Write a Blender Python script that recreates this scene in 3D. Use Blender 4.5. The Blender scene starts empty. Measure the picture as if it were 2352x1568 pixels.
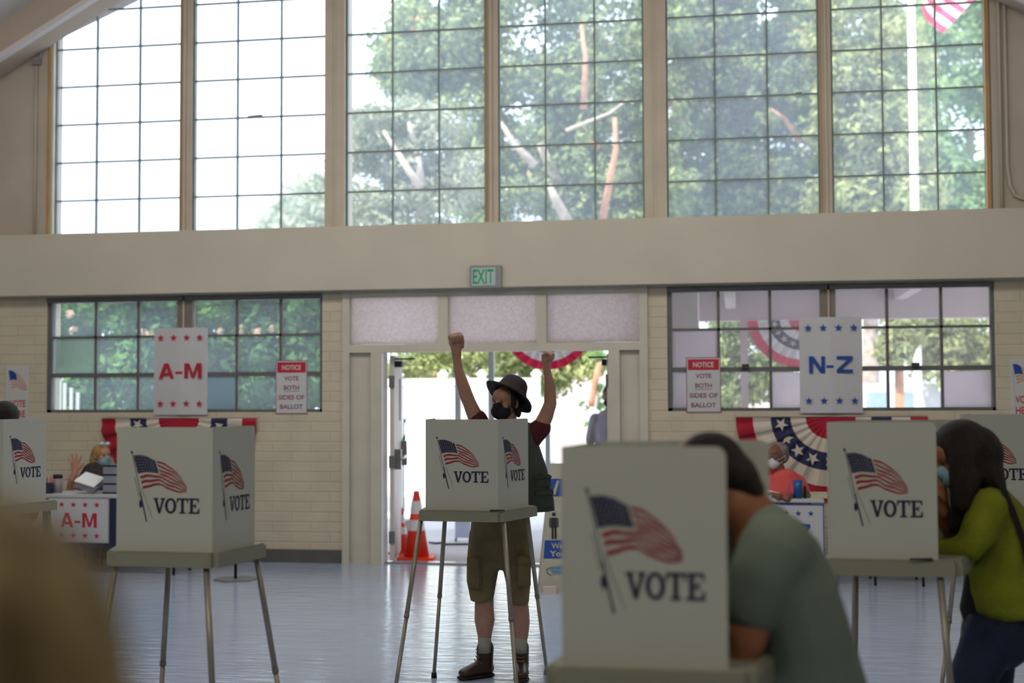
import bpy, bmesh, random
from math import *
from mathutils import Vector, Matrix, Euler, noise
import numpy as np
S = bpy.context.scene
COL = S.collection
random.seed(7)
# ---------------------------------------------------------------- camera
F_PX = 3000.0; YAW = radians(9.67); PIT = atan(128 / F_PX); ROLL = 0.0042; EYE = 1.64
FWD = Vector((-sin(YAW) * cos(PIT), cos(YAW) * cos(PIT), sin(PIT)))
R0 = Vector((cos(YAW), sin(YAW), 0)); U0 = R0.cross(FWD)
RT = R0 * cos(ROLL) - U0 * sin(ROLL); UP = U0 * cos(ROLL) + R0 * sin(ROLL)
FH = Vector((-sin(YAW), cos(YAW), 0)); CAM = Vector((0, 0, EYE))
cd = bpy.data.cameras.new('camera'); cam = bpy.data.objects.new('camera', cd); COL.objects.link(cam)
cam.matrix_world = Matrix.Translation(CAM) @ Matrix((RT, UP, -FWD)).transposed().to_4x4()
cd.sensor_width = 36; cd.lens = F_PX / 2352 * 36; cd.clip_start = 0.05; cd.clip_end = 400
cd.dof.use_dof = True; cd.dof.focus_distance = 7.5; cd.dof.aperture_fstop = 1.8
S.camera = cam
# ---------------------------------------------------------------- exposure, sky, sun, added fill lights
S.view_settings.view_transform = 'Standard'; S.view_settings.look = 'None'
S.view_settings.gamma = 1; S.view_settings.use_curve_mapping = False
S.view_settings.exposure = 0.0
SKY_STRENGTH = 3.4; SUN_STRENGTH = 8.0; FILL_W = 36
w = bpy.data.worlds.new('sky'); S.world = w; w.use_nodes = True
nt = w.node_tree; nt.nodes.clear()
o_ = nt.nodes.new('ShaderNodeOutputWorld'); b_ = nt.nodes.new('ShaderNodeBackground')
tc = nt.nodes.new('ShaderNodeTexCoord'); sp = nt.nodes.new('ShaderNodeSeparateXYZ'); cr = nt.nodes.new('ShaderNodeValToRGB')
nt.links.new(tc.outputs['Generated'], sp.inputs[0]); nt.links.new(sp.outputs['Z'], cr.inputs[0])
cr.color_ramp.elements[0].position = 0.0; cr.color_ramp.elements[0].color = (.54, .62, .74, 1)
cr.color_ramp.elements[1].position = .35; cr.color_ramp.elements[1].color = (.70, .84, .96, 1)
e = cr.color_ramp.elements.new(.13); e.color = (.58, .68, .82, 1)
nt.links.new(cr.outputs[0], b_.inputs[0]); b_.inputs[1].default_value = SKY_STRENGTH
nt.links.new(b_.outputs[0], o_.inputs[0])
sd = bpy.data.lights.new('sun', 'SUN'); sd.energy = SUN_STRENGTH; sd.angle = .02; sd.color = (1, .95, .86)
so = bpy.data.objects.new('sun', sd); COL.objects.link(so); so.rotation_euler = (radians(42), 0, radians(-35))
for (lx, ly, lw, tilt) in ((-4.6, 0.2, 1.2, 30), (0.9, 0.2, 1.45, 30), (-5.6, 8.3, 1.42, 38), (-2.4, 8.3, 1.42, 38), (0.9, 8.3, 1.42, 38), (-2.3, 1.6, 1.35, 34)):  # area lights added to brighten the hall and back wall, no fixtures modelled
    ld = bpy.data.lights.new('added_fill_light', 'AREA'); ld.shape = 'RECTANGLE'; ld.size = 2.6; ld.size_y = 1.0
    ld.energy = FILL_W * lw; ld.color = (1, .93, .78) if ly < 5 else (1, .93, .84)
    lo = bpy.data.objects.new('added_fill_light', ld); COL.objects.link(lo); lo.location = (lx, ly, 5.35)
    lo.rotation_euler = (radians(tilt), 0, 0)

# ---------------------------------------------------------------- helpers
def ray(x, y): return FWD + RT * ((x - 1176) / F_PX) - UP * ((y - 784) / F_PX)
def onY(x, y, Y): d = ray(x, y); return CAM + d * (Y / d.y)
def onZ(x, y, z): d = ray(x, y); return CAM + d * ((z - EYE) / d.z)
def at(x, y, d): return CAM + ray(x, y) * d
def Pz(px, d, z): v = CAM + FH * d + R0 * ((px - 1176) / F_PX * d); v.z = z; return v

def tag(o, label=None, cat=None, group=None, kind=None):
    if label: o['label'] = label
    if cat: o['category'] = cat
    if group: o['group'] = group
    if kind: o['kind'] = kind
    return o
def empty(name, loc, rz=0):
    o = bpy.data.objects.new(name, None); COL.objects.link(o); o.location = loc; o.rotation_euler = (0, 0, rz)
    o.empty_display_size = .1; return o
def put(name, bm, mats, parent=None, smooth=False, world=True):
    """link bm as one mesh; bm is in world coordinates, parent is an Empty"""
    me = bpy.data.meshes.new(name); bm.to_mesh(me); bm.free()
    if not isinstance(mats, (list, tuple)): mats = [mats]
    for m in mats: me.materials.append(m)
    if smooth: me.polygons.foreach_set('use_smooth', [True] * len(me.polygons))
    o = bpy.data.objects.new(name, me); COL.objects.link(o)
    if parent is not None:
        o.parent = parent
        if world:
            root = parent
            M = Matrix.Translation(root.location) @ root.rotation_euler.to_matrix().to_4x4() if root.parent is None else None
            if M is None:
                p = root.parent
                M = Matrix.Translation(p.location) @ p.rotation_euler.to_matrix().to_4x4() if p.type == 'EMPTY' else Matrix()
            me.transform(M.inverted())
    return o
def struct(name, bm, m, smooth=False): return tag(put(name, bm, m, None, smooth), kind='structure')
def copy_tree(o, parent=None):
    c = o.copy(); COL.objects.link(c); c.parent = parent
    for ch in list(o.children): copy_tree(ch, c)
    return c
def NB(): return bmesh.new()
def box(bm, x0, x1, y0, y1, z0, z1, mi=0):
    v = [bm.verts.new((x, y, z)) for x in (x0, x1) for y in (y0, y1) for z in (z0, z1)]
    for f in ((0, 1, 3, 2), (4, 6, 7, 5), (0, 4, 5, 1), (2, 3, 7, 6), (0, 2, 6, 4), (1, 5, 7, 3)):
        bm.faces.new([v[i] for i in f]).material_index = mi
def obox(bm, c, ax, ay, az, mi=0):
    """oriented box: centre, three half vectors"""
    c, ax, ay, az = map(Vector, (c, ax, ay, az))
    v = [bm.verts.new(c + ax * i + ay * j + az * k) for i in (-1, 1) for j in (-1, 1) for k in (-1, 1)]
    fl = ((0, 1, 3, 2), (4, 6, 7, 5), (0, 4, 5, 1), (2, 3, 7, 6), (0, 2, 6, 4), (1, 5, 7, 3))
    if ax.cross(ay).dot(az) < 0: fl = [f[::-1] for f in fl]
    for f in fl: bm.faces.new([v[i] for i in f]).material_index = mi
def prism(bm, pts, off, mi=0):
    """polygon (world points) extruded by vector off"""
    off = Vector(off); a = [bm.verts.new(p) for p in pts]; b = [bm.verts.new(Vector(p) + off) for p in pts]
    n = len(pts)
    fs = [bm.faces.new(a), bm.faces.new(b[::-1])] + [bm.faces.new((a[i], b[i], b[(i + 1) % n], a[(i + 1) % n])[::-1] if 0 else (a[(i + 1) % n], b[(i + 1) % n], b[i], a[i])[::-1]) for i in range(n)]
    for f in fs: f.material_index = mi
    bmesh.ops.recalc_face_normals(bm, faces=fs)
def poly(bm, pts, mi=0):
    f = bm.faces.new([bm.verts.new(p) for p in pts]); f.material_index = mi; return f
def frame_of(t, hint):
    t = t.normalized(); x = hint - t * hint.dot(t)
    if x.length < 1e-4: x = Vector((1, 0, 0)) if abs(t.x) < .9 else Vector((0, 1, 0)); x = x - t * x.dot(t)
    x.normalize(); return x, t.cross(x)
def tube(bm, secs, hint=None, n=14, mi=0, cap=True):
    """secs = [(point, rx, ry)]; rx along hint"""
    hint = hint or R0; rings = []
    P = [Vector(s[0]) for s in secs]
    for i, s in enumerate(secs):
        t = (P[min(i + 1, len(P) - 1)] - P[max(i - 1, 0)])
        x, y = frame_of(t, hint)
        rx = s[1]; ry = s[2] if len(s) > 2 else s[1]
        rings.append([bm.verts.new(P[i] + x * (cos(2 * pi * k / n) * rx) + y * (sin(2 * pi * k / n) * ry)) for k in range(n)])
    fs = []
    for a, b in zip(rings, rings[1:]):
        for k in range(n): fs.append(bm.faces.new((a[k], a[(k + 1) % n], b[(k + 1) % n], b[k])))
    if cap: fs.append(bm.faces.new(rings[0][::-1])); fs.append(bm.faces.new(rings[-1]))
    for f in fs: f.material_index = mi; f.smooth = True
    return rings
def rtube(bm, secs, hint=None, n=14):
    """tube with rounded ends (for bodies)"""
    s = list(secs)
    def ext(a, b):
        d = (Vector(a[0]) - Vector(b[0])).normalized(); r = min(a[1], a[2] if len(a) > 2 else a[1]); ry = a[2] if len(a) > 2 else a[1]
        return [(Vector(a[0]) + d * r * k, a[1] * q, ry * q) for k, q in ((.45, .88), (.8, .58), (.97, .2))]
    tube(bm, ext(s[0], s[1])[::-1] + s + ext(s[-1], s[-2]), hint, n)
def ell(bm, c, r, ax=None, n=14, mi=0):
    """ellipsoid; ax=(X,Y,Z) unit axes"""
    X, Y, Z = ax or (Vector((1, 0, 0)), Vector((0, 1, 0)), Vector((0, 0, 1)))
    if not hasattr(r, '__len__'): r = (r, r, r)
    M = Matrix((X * r[0], Y * r[1], Z * r[2])).transposed().to_4x4(); M.translation = Vector(c)
    g = bmesh.ops.create_uvsphere(bm, u_segments=n, v_segments=max(8, n * 2 // 3), radius=1, matrix=M)
    for v in g['verts']:
        for f in v.link_faces: f.smooth = True; f.material_index = mi
def ring_flat(bm, o, ex, ey, r0, r1, a0, a1, n, mi=0, wave=None):
    for i in range(n):
        q = []
        for (r, a) in ((r0, i), (r1, i), (r1, i + 1), (r0, i + 1)):
            an = a0 + (a1 - a0) * a / n; rr = r(an) if callable(r) else r
            p = o + ex * (cos(an) * rr) + ey * (sin(an) * rr)
            q.append(p + (wave(an, rr) if wave else Vector()))
        poly(bm, q, mi)
def remesh(o, vox, sm=4):
    m = o.modifiers.new('r', 'REMESH'); m.mode = 'VOXEL'; m.voxel_size = vox; m.use_smooth_shade = True
    if sm:
        s = o.modifiers.new('s', 'SMOOTH'); s.factor = .5; s.iterations = sm
    return o
_tx = {}
def text2d(s, bold=0.0):
    k = (s, bold)
    if k not in _tx:
        c = bpy.data.curves.new('t', 'FONT'); c.body = s; c.size = 1; c.offset = bold; c.resolution_u = 3
        o = bpy.data.objects.new('t', c); COL.objects.link(o); dg = bpy.context.evaluated_depsgraph_get(); dg.update()
        me = bpy.data.meshes.new_from_object(o.evaluated_get(dg))
        v = [(p.co.x, p.co.y) for p in me.vertices]; f = [list(p.vertices) for p in me.polygons]
        bpy.data.objects.remove(o); bpy.data.curves.remove(c); bpy.data.meshes.remove(me)
        xs = [p[0] for p in v]; ys = [p[1] for p in v]; x0, x1, y0, y1 = min(xs), max(xs), min(ys), max(ys)
        _tx[k] = ([((p[0] - x0) / (x1 - x0), (p[1] - y0) / (y1 - y0)) for p in v], f)
    return _tx[k]
def text(bm, s, o, ex, ey, mi, bold=.02):
    """text filling the box o, o+ex, o+ey (world vectors)"""
    v, f = text2d(s, bold); vs = [bm.verts.new(o + ex * a + ey * b) for a, b in v]
    for q in f:
        try: bm.faces.new([vs[i] for i in q]).material_index = mi
        except ValueError: pass
def star(bm, c, ex, ey, r, mi, rot=0):
    poly(bm, [c + ex * (sin(rot + k * pi / 5) * (r if k % 2 == 0 else r * .4)) + ey * (cos(rot + k * pi / 5) * (r if k % 2 == 0 else r * .4)) for k in range(10)], mi)

# ---------------------------------------------------------------- materials
def mat(name, col, rough=.6, var=.08, scale=6, bump=0, bscale=40, metal=0, spec=.4, col2=None, stretch=None, detail=4):
    m = bpy.data.materials.new(name); m.use_nodes = True; n = m.node_tree.nodes; l = m.node_tree.links
    b = n['Principled BSDF']; b.inputs['Roughness'].default_value = rough; b.inputs['Metallic'].default_value = metal
    b.inputs['Specular IOR Level'].default_value = spec
    t = n.new('ShaderNodeTexCoord'); mp = n.new('ShaderNodeMapping'); l.new(t.outputs['Object'], mp.inputs[0])
    if stretch: mp.inputs['Scale'].default_value = stretch
    nz = n.new('ShaderNodeTexNoise'); nz.inputs['Scale'].default_value = scale; nz.inputs['Detail'].default_value = detail
    l.new(mp.outputs[0], nz.inputs['Vector'])
    r = n.new('ShaderNodeValToRGB'); l.new(nz.outputs[0], r.inputs[0])
    c2 = col2 or tuple(min(1, c * (1 + var)) for c in col); c1 = col if col2 else tuple(c * (1 - var) for c in col)
    r.color_ramp.elements[0].position = .35; r.color_ramp.elements[1].position = .65
    r.color_ramp.elements[0].color = (*c1, 1); r.color_ramp.elements[1].color = (*c2, 1)
    l.new(r.outputs[0], b.inputs['Base Color'])
    if bump:
        bn = n.new('ShaderNodeTexNoise'); bn.inputs['Scale'].default_value = bscale; bn.inputs['Detail'].default_value = 3
        l.new(mp.outputs[0], bn.inputs['Vector'])
        bp = n.new('ShaderNodeBump'); bp.inputs['Strength'].default_value = bump; bp.inputs['Distance'].default_value = .02
        l.new(bn.outputs[0], bp.inputs['Height']); l.new(bp.outputs[0], b.inputs['Normal'])
    return m
def brickmat(name, col):
    m = mat(name, col, .55, .05, 3); n = m.node_tree.nodes; l = m.node_tree.links
    t = n.new('ShaderNodeTexCoord'); mp = n.new('ShaderNodeMapping'); mp.inputs['Rotation'].default_value = (radians(90), 0, 0)
    l.new(t.outputs['Object'], mp.inputs[0]); bk = n.new('ShaderNodeTexBrick')
    bk.inputs['Scale'].default_value = 1; bk.inputs['Brick Width'].default_value = .40; bk.inputs['Row Height'].default_value = .10
    bk.inputs['Mortar Size'].default_value = .009; bk.inputs['Mortar Smooth'].default_value = .6
    bk.inputs['Color1'].default_value = (1, 1, 1, 1); bk.inputs['Color2'].default_value = (.9, .9, .9, 1); bk.inputs['Mortar'].default_value = (0, 0, 0, 1)
    l.new(mp.outputs[0], bk.inputs['Vector'])
    bp = n.new('ShaderNodeBump'); bp.inputs['Strength'].default_value = .55; bp.inputs['Distance'].default_value = .012
    l.new(bk.outputs['Color'], bp.inputs['Height']); l.new(bp.outputs[0], n['Principled BSDF'].inputs['Normal'])
    return m
def leafmat(name, cols, trans=.4, nsc=.9):
    m = bpy.data.materials.new(name); m.use_nodes = True; n = m.node_tree.nodes; l = m.node_tree.links; n.clear()
    g = n.new('ShaderNodeNewGeometry'); r = n.new('ShaderNodeValToRGB'); tcn = n.new('ShaderNodeTexCoord'); nz = n.new('ShaderNodeTexNoise'); nz.inputs['Scale'].default_value = nsc; nz.inputs['Detail'].default_value = 2; l.new(tcn.outputs['Object'], nz.inputs['Vector'])
    mr = n.new('ShaderNodeMapRange'); mr.inputs['From Min'].default_value = .32; mr.inputs['From Max'].default_value = .68; l.new(nz.outputs[0], mr.inputs[0])
    mx = n.new('ShaderNodeMix'); mx.inputs[0].default_value = .55; l.new(mr.outputs[0], mx.inputs[2]); l.new(g.outputs['Random Per Island'], mx.inputs[3]); l.new(mx.outputs[0], r.inputs[0])
    r.color_ramp.interpolation = 'LINEAR'
    while len(r.color_ramp.elements) < len(cols): r.color_ramp.elements.new(.5)
    for i, (p, c) in enumerate(cols): r.color_ramp.elements[i].position = p; r.color_ramp.elements[i].color = (*c, 1)
    d = n.new('ShaderNodeBsdfDiffuse'); t = n.new('ShaderNodeBsdfTranslucent'); x = n.new('ShaderNodeMixShader'); o = n.new('ShaderNodeOutputMaterial')
    l.new(r.outputs[0], d.inputs[0]); l.new(r.outputs[0], t.inputs[0]); x.inputs[0].default_value = trans
    l.new(d.outputs[0], x.inputs[1]); l.new(t.outputs[0], x.inputs[2]); l.new(x.outputs[0], o.inputs[0]); return m
def glassmat(name, haze, hcol=(.8, .87, .95), gl=.0, tint=(1, 1, 1), rough=None):
    """window glass: see-through, thin film of dust that scatters daylight, faint gloss"""
    m = bpy.data.materials.new(name); m.use_nodes = True; n = m.node_tree.nodes; l = m.node_tree.links; n.clear()
    o = n.new('ShaderNodeOutputMaterial'); t = n.new('ShaderNodeBsdfTransparent'); t.inputs[0].default_value = (*tint, 1)
    s = n.new('ShaderNodeBsdfTranslucent'); s.inputs[0].default_value = (*hcol, 1); x = n.new('ShaderNodeMixShader')
    tcn = n.new('ShaderNodeTexCoord'); nz = n.new('ShaderNodeTexNoise'); nz.inputs['Scale'].default_value = 1.3; nz.inputs['Detail'].default_value = 5
    l.new(tcn.outputs['Object'], nz.inputs['Vector']); mr = n.new('ShaderNodeMapRange')
    mr.inputs['To Min'].default_value = haze * .6; mr.inputs['To Max'].default_value = haze * 1.4
    l.new(nz.outputs[0], mr.inputs[0]); l.new(mr.outputs[0], x.inputs[0]); l.new(t.outputs[0], x.inputs[1]); l.new(s.outputs[0], x.inputs[2])
    g = n.new('ShaderNodeBsdfGlossy'); g.inputs['Roughness'].default_value = .08; y = n.new('ShaderNodeMixShader'); y.inputs[0].default_value = gl
    l.new(x.outputs[0], y.inputs[1]); l.new(g.outputs[0], y.inputs[2]); l.new(y.outputs[0], o.inputs[0]); return m

M = dict(
    wall=brickmat('painted_brick', (.56, .50, .39)),
    plaster=mat('upper_plaster', (.46, .40, .33), .7, .06, 2, .1, 20),
    beam=mat('beam_plaster', (.54, .50, .42), .6, .04, 1.2, .06, 25),
    frame=mat('cream_frame_paint', (.56, .53, .45), .5, .05, 3),
    mull=mat('tan_mullion_paint', (.50, .43, .34), .5, .06, 3),
    wood=mat('varnished_wood', (.42, .24, .09), .5, .1, 4),
    muntin=mat('dark_green_steel', (.15, .19, .19), .5, .1),
    dframe=mat('dark_steel_frame', (.13, .13, .13), .5, .1),
    dmull=mat('brown_steel', (.20, .17, .15), .5, .1),
    base=mat('grey_baseboard', (.10, .10, .10), .6, .1),
    ceil=mat('ceiling_paint', (.62, .60, .58), .8, .04, 1),
    rib=mat('rib_paint', (.46, .38, .31), .7, .05, 1), ribe=mat('rib_edge_paint', (.62, .58, .58), .6, .05, 1),
    panel=mat('corrugated_plastic', (.50, .505, .45), .55, .015, 2, spec=.3),
    tray=mat('grey_moulded_tray', (.26, .26, .195), .6, .03, 4, .1, 200),
    leg=mat('aluminium_leg', (.34, .31, .26), .5, .08, 3, metal=.6),
    legd=mat('leg_joint', (.20, .18, .15), .6),
    ink=mat('navy_ink', (.018, .018, .06), .6), red=mat('red_ink', (.30, .014, .032), .6), white=mat('white_print', (.55, .55, .53), .6, .01),
    paper=mat('white_card', (.54, .54, .57), .5, .02, 2), blue=mat('blue_ink', (.01, .06, .30), .6), navy=mat('navy_cloth', (.02, .025, .07), .9),
    signred=mat('sign_red', (.45, .015, .04), .5), dred=mat('dark_red_letters', (.22, .05, .08), .6), sflag=mat('faded_flag_red', (.55, .26, .22), .6),
    grey=mat('grey_metal', (.25, .26, .28), .4, .05, metal=.3), exitg=mat('exit_green', (.01, .33, .16), .5), exitw=mat('exit_face', (.42, .50, .50), .4),
    skin=mat('fair_skin', (.40, .215, .155), .5, .08, 12), skin2=mat('tan_skin', (.30, .12, .06), .5, .1, 12), skin3=mat('brown_skin', (.20, .08, .055), .5, .1, 12),
    skin4=mat('warm_fair_skin', (.50, .24, .16), .5, .08, 12),  # lighter, warmer skin tone than fair_skin
    hair_d=mat('dark_hair', (.009, .005, .005), .6, .3, 10, .6, 60, col2=(.022, .011, .009), stretch=(6, 6, 1)),
    hair_b=mat('blonde_hair', (.50, .30, .10), .6, .3, 10, .5, 50, col2=(.35, .19, .06), stretch=(6, 6, 1)),
    hair_g=mat('grey_hair', (.20, .17, .17), .7, .3, 20, .5, 50), hair_l=mat('brown_blonde_hair', (.12, .075, .03), .6, .3, 9, .6, 60, col2=(.34, .25, .10), stretch=(5, 5, 1)),
    tee=mat('dark_red_tee', (.075, .012, .016), .9, .15), vest=mat('olive_green_vest', (.045, .058, .045), .85, .15, 8, .3, 20),
    shorts=mat('khaki_canvas', (.19, .145, .072), .9, .12, 9, .35, 14), sock=mat('grey_sock', (.32, .33, .28), .95, .05, 30),
    boot=mat('brown_leather', (.045, .022, .014), .32, .25, 9), sole=mat('black_sole', (.015, .012, .012), .7), lace=mat('lace', (.18, .14, .10), .8),
    hat=mat('dark_brown_hat', (.035, .025, .03), .8, .25, 10), hatband=mat('hat_band', (.07, .045, .035), .8),
    blackcloth=mat('black_mask', (.012, .01, .013), .8), maskw=mat('white_mask', (.62, .62, .64), .7), maskb=mat('blue_mask', (.22, .36, .44), .7),
    mint=mat('sage_tee', (.145, .185, .15), .95, .1, 4, .15, 12, col2=(.175, .21, .17)), lime=mat('lime_knit', (.18, .20, .010), .95, .15, 6, .3, 90),
    jeans=mat('dark_denim', (.012, .018, .05), .85, .25, 8), blackfab=mat('black_fabric', (.012, .01, .012), .9), coral=mat('coral_tee', (.62, .09, .09), .85, .06),
    navytop=mat('navy_print_top', (.02, .02, .05), .8, .1, 26, col2=(.07, .045, .03)), greyshirt=mat('grey_shirt', (.34, .33, .40), .9, .1, 8),
    darksh=mat('dark_sweater', (.03, .03, .035), .9), eye=mat('eye_white', (.32, .28, .26), .3), iris=mat('iris', (.02, .015, .01), .2), lens=mat('mirrored_lens', (.55, .65, .85), .15, metal=.5),
    orange=mat('cone_orange', (.85, .055, .02), .45, .03), reflect=mat('cone_white', (.75, .75, .78), .4), vinyl=mat('white_vinyl', (.82, .82, .80), .5, .02),
    conc=mat('outside_concrete', (.50, .47, .50), .8, .08, 1.5), stucco=mat('pink_stucco', (.60, .52, .50), .85, .04, 2),
    post=mat('post_paint', (.36, .38, .37), .6, .05), pinkp=mat('porch_ceiling', (.68, .56, .55), .8, .04), door=mat('door_paint', (.62, .58, .56), .45, .03), steel=mat('door_steel', (.30, .30, .30), .3, .05, metal=.8),
    black=mat('black_plastic', (.015, .015, .02), .45), bark=mat('pale_bark', (.42, .34, .28), .9, .2, 6, .5, 12), barko=mat('orange_bark', (.45, .22, .13), .9, .2, 6, .5, 12),
    polew=mat('white_pole', (.95, .96, .96), .4, .01), yellow=mat('yellow_pad', (.55, .48, .28), .8), tumb=mat('blue_tumbler', (.01, .09, .30), .3, .05), purple=mat('purple_plastic', (.25, .12, .45), .4),
    green=mat('green_print', (.05, .28, .18), .6), drawer=mat('frosted_drawer', (.26, .27, .36), .4), bluep=mat('pale_blue_board', (.50, .58, .78), .6),
    mblue=mat('mask_blue', (.10, .28, .45), .7), brass=mat('latch', (.05, .05, .05), .4), car=mat('vehicle_paint', (.62, .64, .68), .3), carg=mat('vehicle_glass', (.28, .38, .46), .15),
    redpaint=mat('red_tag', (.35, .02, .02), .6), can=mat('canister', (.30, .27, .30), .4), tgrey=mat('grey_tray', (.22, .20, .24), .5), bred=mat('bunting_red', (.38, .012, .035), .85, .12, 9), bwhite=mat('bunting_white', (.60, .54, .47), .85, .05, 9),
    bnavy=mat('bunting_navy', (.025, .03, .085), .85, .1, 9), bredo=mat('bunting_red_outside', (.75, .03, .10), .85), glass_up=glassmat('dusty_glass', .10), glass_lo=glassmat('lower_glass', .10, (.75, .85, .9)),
    glass_lr=glassmat('lower_glass_hazy', .13, (.85, .85, .9)), frost=glassmat('frosted_pane', .93, (.80, .76, .78)), frostg=glassmat('frosted_green_pane', .62, (.24, .30, .24)), frostb=glassmat('bluish_pane', .75, (.24, .29, .31)),
)
# frosted pebble transom glass
M['pebble'] = mat('pebbled_glass', (.70, .62, .63), .35, .06, 26, .8, 60)
_n = M['pebble'].node_tree; _b = _n.nodes['Principled BSDF']; _t = _n.nodes.new('ShaderNodeBsdfTranslucent'); _x = _n.nodes.new('ShaderNodeMixShader')
_v = _n.nodes.new('ShaderNodeTexVoronoi'); _v.inputs['Scale'].default_value = 38; _r = _n.nodes.new('ShaderNodeValToRGB')
_r.color_ramp.elements[0].color = (.80, .745, .74, 1); _r.color_ramp.elements[1].color = (.93, .885, .875, 1); _r.color_ramp.elements[1].position = .7
_tc = _n.nodes.new('ShaderNodeTexCoord'); _n.links.new(_tc.outputs['Object'], _v.inputs['Vector']); _n.links.new(_v.outputs['Distance'], _r.inputs[0]); _n.links.new(_r.outputs[0], _t.inputs[0])
_x.inputs[0].default_value = .93; _n.links.new(_b.outputs[0], _x.inputs[1]); _n.links.new(_t.outputs[0], _x.inputs[2]); _n.links.new(_x.outputs[0], _n.nodes['Material Output'].inputs[0])
# polished floor
fm = mat('polished_floor', (.42, .50, .66), .28, .04, 1.2, 0, spec=.85); M['floor'] = fm
n = fm.node_tree.nodes; l = fm.node_tree.links
t_ = n.new('ShaderNodeTexCoord'); m_ = n.new('ShaderNodeMapping'); m_.inputs['Scale'].default_value = (.8, 2.4, 1); l.new(t_.outputs['Object'], m_.inputs[0])
z_ = n.new('ShaderNodeTexNoise'); z_.inputs['Scale'].default_value = 4.5; z_.inputs['Detail'].default_value = 5; l.new(m_.outputs[0], z_.inputs['Vector'])
bp_ = n.new('ShaderNodeBump'); bp_.inputs['Strength'].default_value = .24; bp_.inputs['Distance'].default_value = .03; l.new(z_.outputs[0], bp_.inputs['Height']); l.new(bp_.outputs[0], n['Principled BSDF'].inputs['Normal'])
rr_ = n.new('ShaderNodeMapRange'); rr_.inputs['To Min'].default_value = .07; rr_.inputs['To Max'].default_value = .20; l.new(z_.outputs[0], rr_.inputs[0]); l.new(rr_.outputs[0], n['Principled BSDF'].inputs['Roughness'])

# ================================================================ THE HALL
YW = 12.59; YB = YW - .16; YO = YW + .28      # wall face, beam face, outer face
def X(px, py=500, Y=YW): return onY(px, py, Y).x
Z_SILL = 3.343; Z_BB = 2.71; XL = -9.3; XR = 4.4; Z_LW0 = 1.50; Z_LW1 = 2.69
bm = NB(); box(bm, XL, XR, -6, YO, -.12, 0); struct('floor', bm, M['floor'])
bm = NB(); box(bm, -30, 30, YO, 60, -.15, -.02); struct('trim_ground_outside', bm, M['conc'])
# lower wall of painted brick with openings
lwx0, lwx1 = X(107, 815), X(740, 815); rwx0, rwx1 = X(1533, 800), X(2286, 800); dx0, dx1 = X(792, 1000), X(1484, 900)
bm = NB()
box(bm, XL, lwx0, YW, YO, 0, Z_BB); box(bm, lwx1, dx0, YW, YO, 0, Z_BB); box(bm, lwx0, lwx1, YW, YO, 0, Z_LW0)
box(bm, dx1, rwx0, YW, YO, 0, Z_BB); box(bm, rwx0, rwx1, YW, YO, 0, Z_LW0); box(bm, rwx1, XR, YW, YO, 0, Z_BB)
box(bm, lwx0, lwx1, YW, YO, Z_LW1, Z_BB); box(bm, rwx0, rwx1, YW, YO, Z_LW1, Z_BB)
struct('wall_back', bm, M['wall'])
bm = NB(); box(bm, XL, XR, YB, YO, Z_BB, Z_SILL - .02); box(bm, XL, XR, YB + .01, YO, Z_SILL - .02, Z_SILL); struct('trim_beam', bm, M['beam'])
# upper wall sides
ux0, ux1 = X(111, 400), X(2275, 400)
def arch(x): return 5.52 + .41 * (x - ux0) if x < -2.35 else 5.52 + .41 * (ux1 - x)
bm = NB(); box(bm, XL, ux0, YW - .02, YO, Z_SILL, 5.58); struct('wall_upper_left', bm, M['plaster'])
bm = NB(); box(bm, ux1, XR, YW - .02, YO, Z_SILL, 5.58); struct('wall_upper_right', bm, M['plaster'])
bm = NB(); box(bm, XL - .2, XL, -6, YO, 0, 6.5); struct('wall_left', bm, M['wall'])
bm = NB(); box(bm, XR, XR + .2, -6, YO, 0, 6.5); struct('wall_right', bm, M['wall'])
bm = NB(); box(bm, XL - .2, XR + .2, -6.2, -6, 0, 9); struct('wall_front', bm, M['wall'])
xm = -2.35
bm = NB()     # gabled ceiling
zc = lambda x: 5.64 + .548 * (min(x, 2 * xm - x) - ux0)
prism(bm, [(XL - .3, -6.2, zc(XL - .3)), (xm, -6.2, zc(xm)), (xm, -6.2, zc(xm) + .2), (XL - .3, -6.2, zc(XL - .3) + .2)], (0, YO + 6.2, 0))
prism(bm, [(XR + .3, -6.2, zc(XR + .3)), (xm, -6.2, zc(xm)), (xm, -6.2, zc(xm) + .2), (XR + .3, -6.2, zc(XR + .3) + .2)], (0, YO + 6.2, 0))
struct('ceiling', bm, M['ceil'])
# raking rib that follows the gable, with a pale lower edge
def rake(bm, y0, y1, lo, hi, mi=0, b0=5.30, sl=.548):
    for s in (0, 1):
        xa = XL if s == 0 else XR
        f = lambda x, o: (x, y0, b0 + sl * (min(x, 2 * xm - x) - ux0) + o)
        prism(bm, [f(xa, lo), f(xm, lo), f(xm, hi), f(xa, hi)], (0, y1 - y0, 0), mi)
bm = NB(); rake(bm, YW - .45, YW - .04, .02, .36); rake(bm, YW - .48, YW - .40, -.035, .025, 1); struct('trim_gable_rib', bm, [M['rib'], M['ribe']])
bm = NB(); rake(bm, YW - .02, YO, 0.0, 1.3, 0, 5.52, .41); struct('trim_gable_head', bm, M['dmull'])
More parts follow.
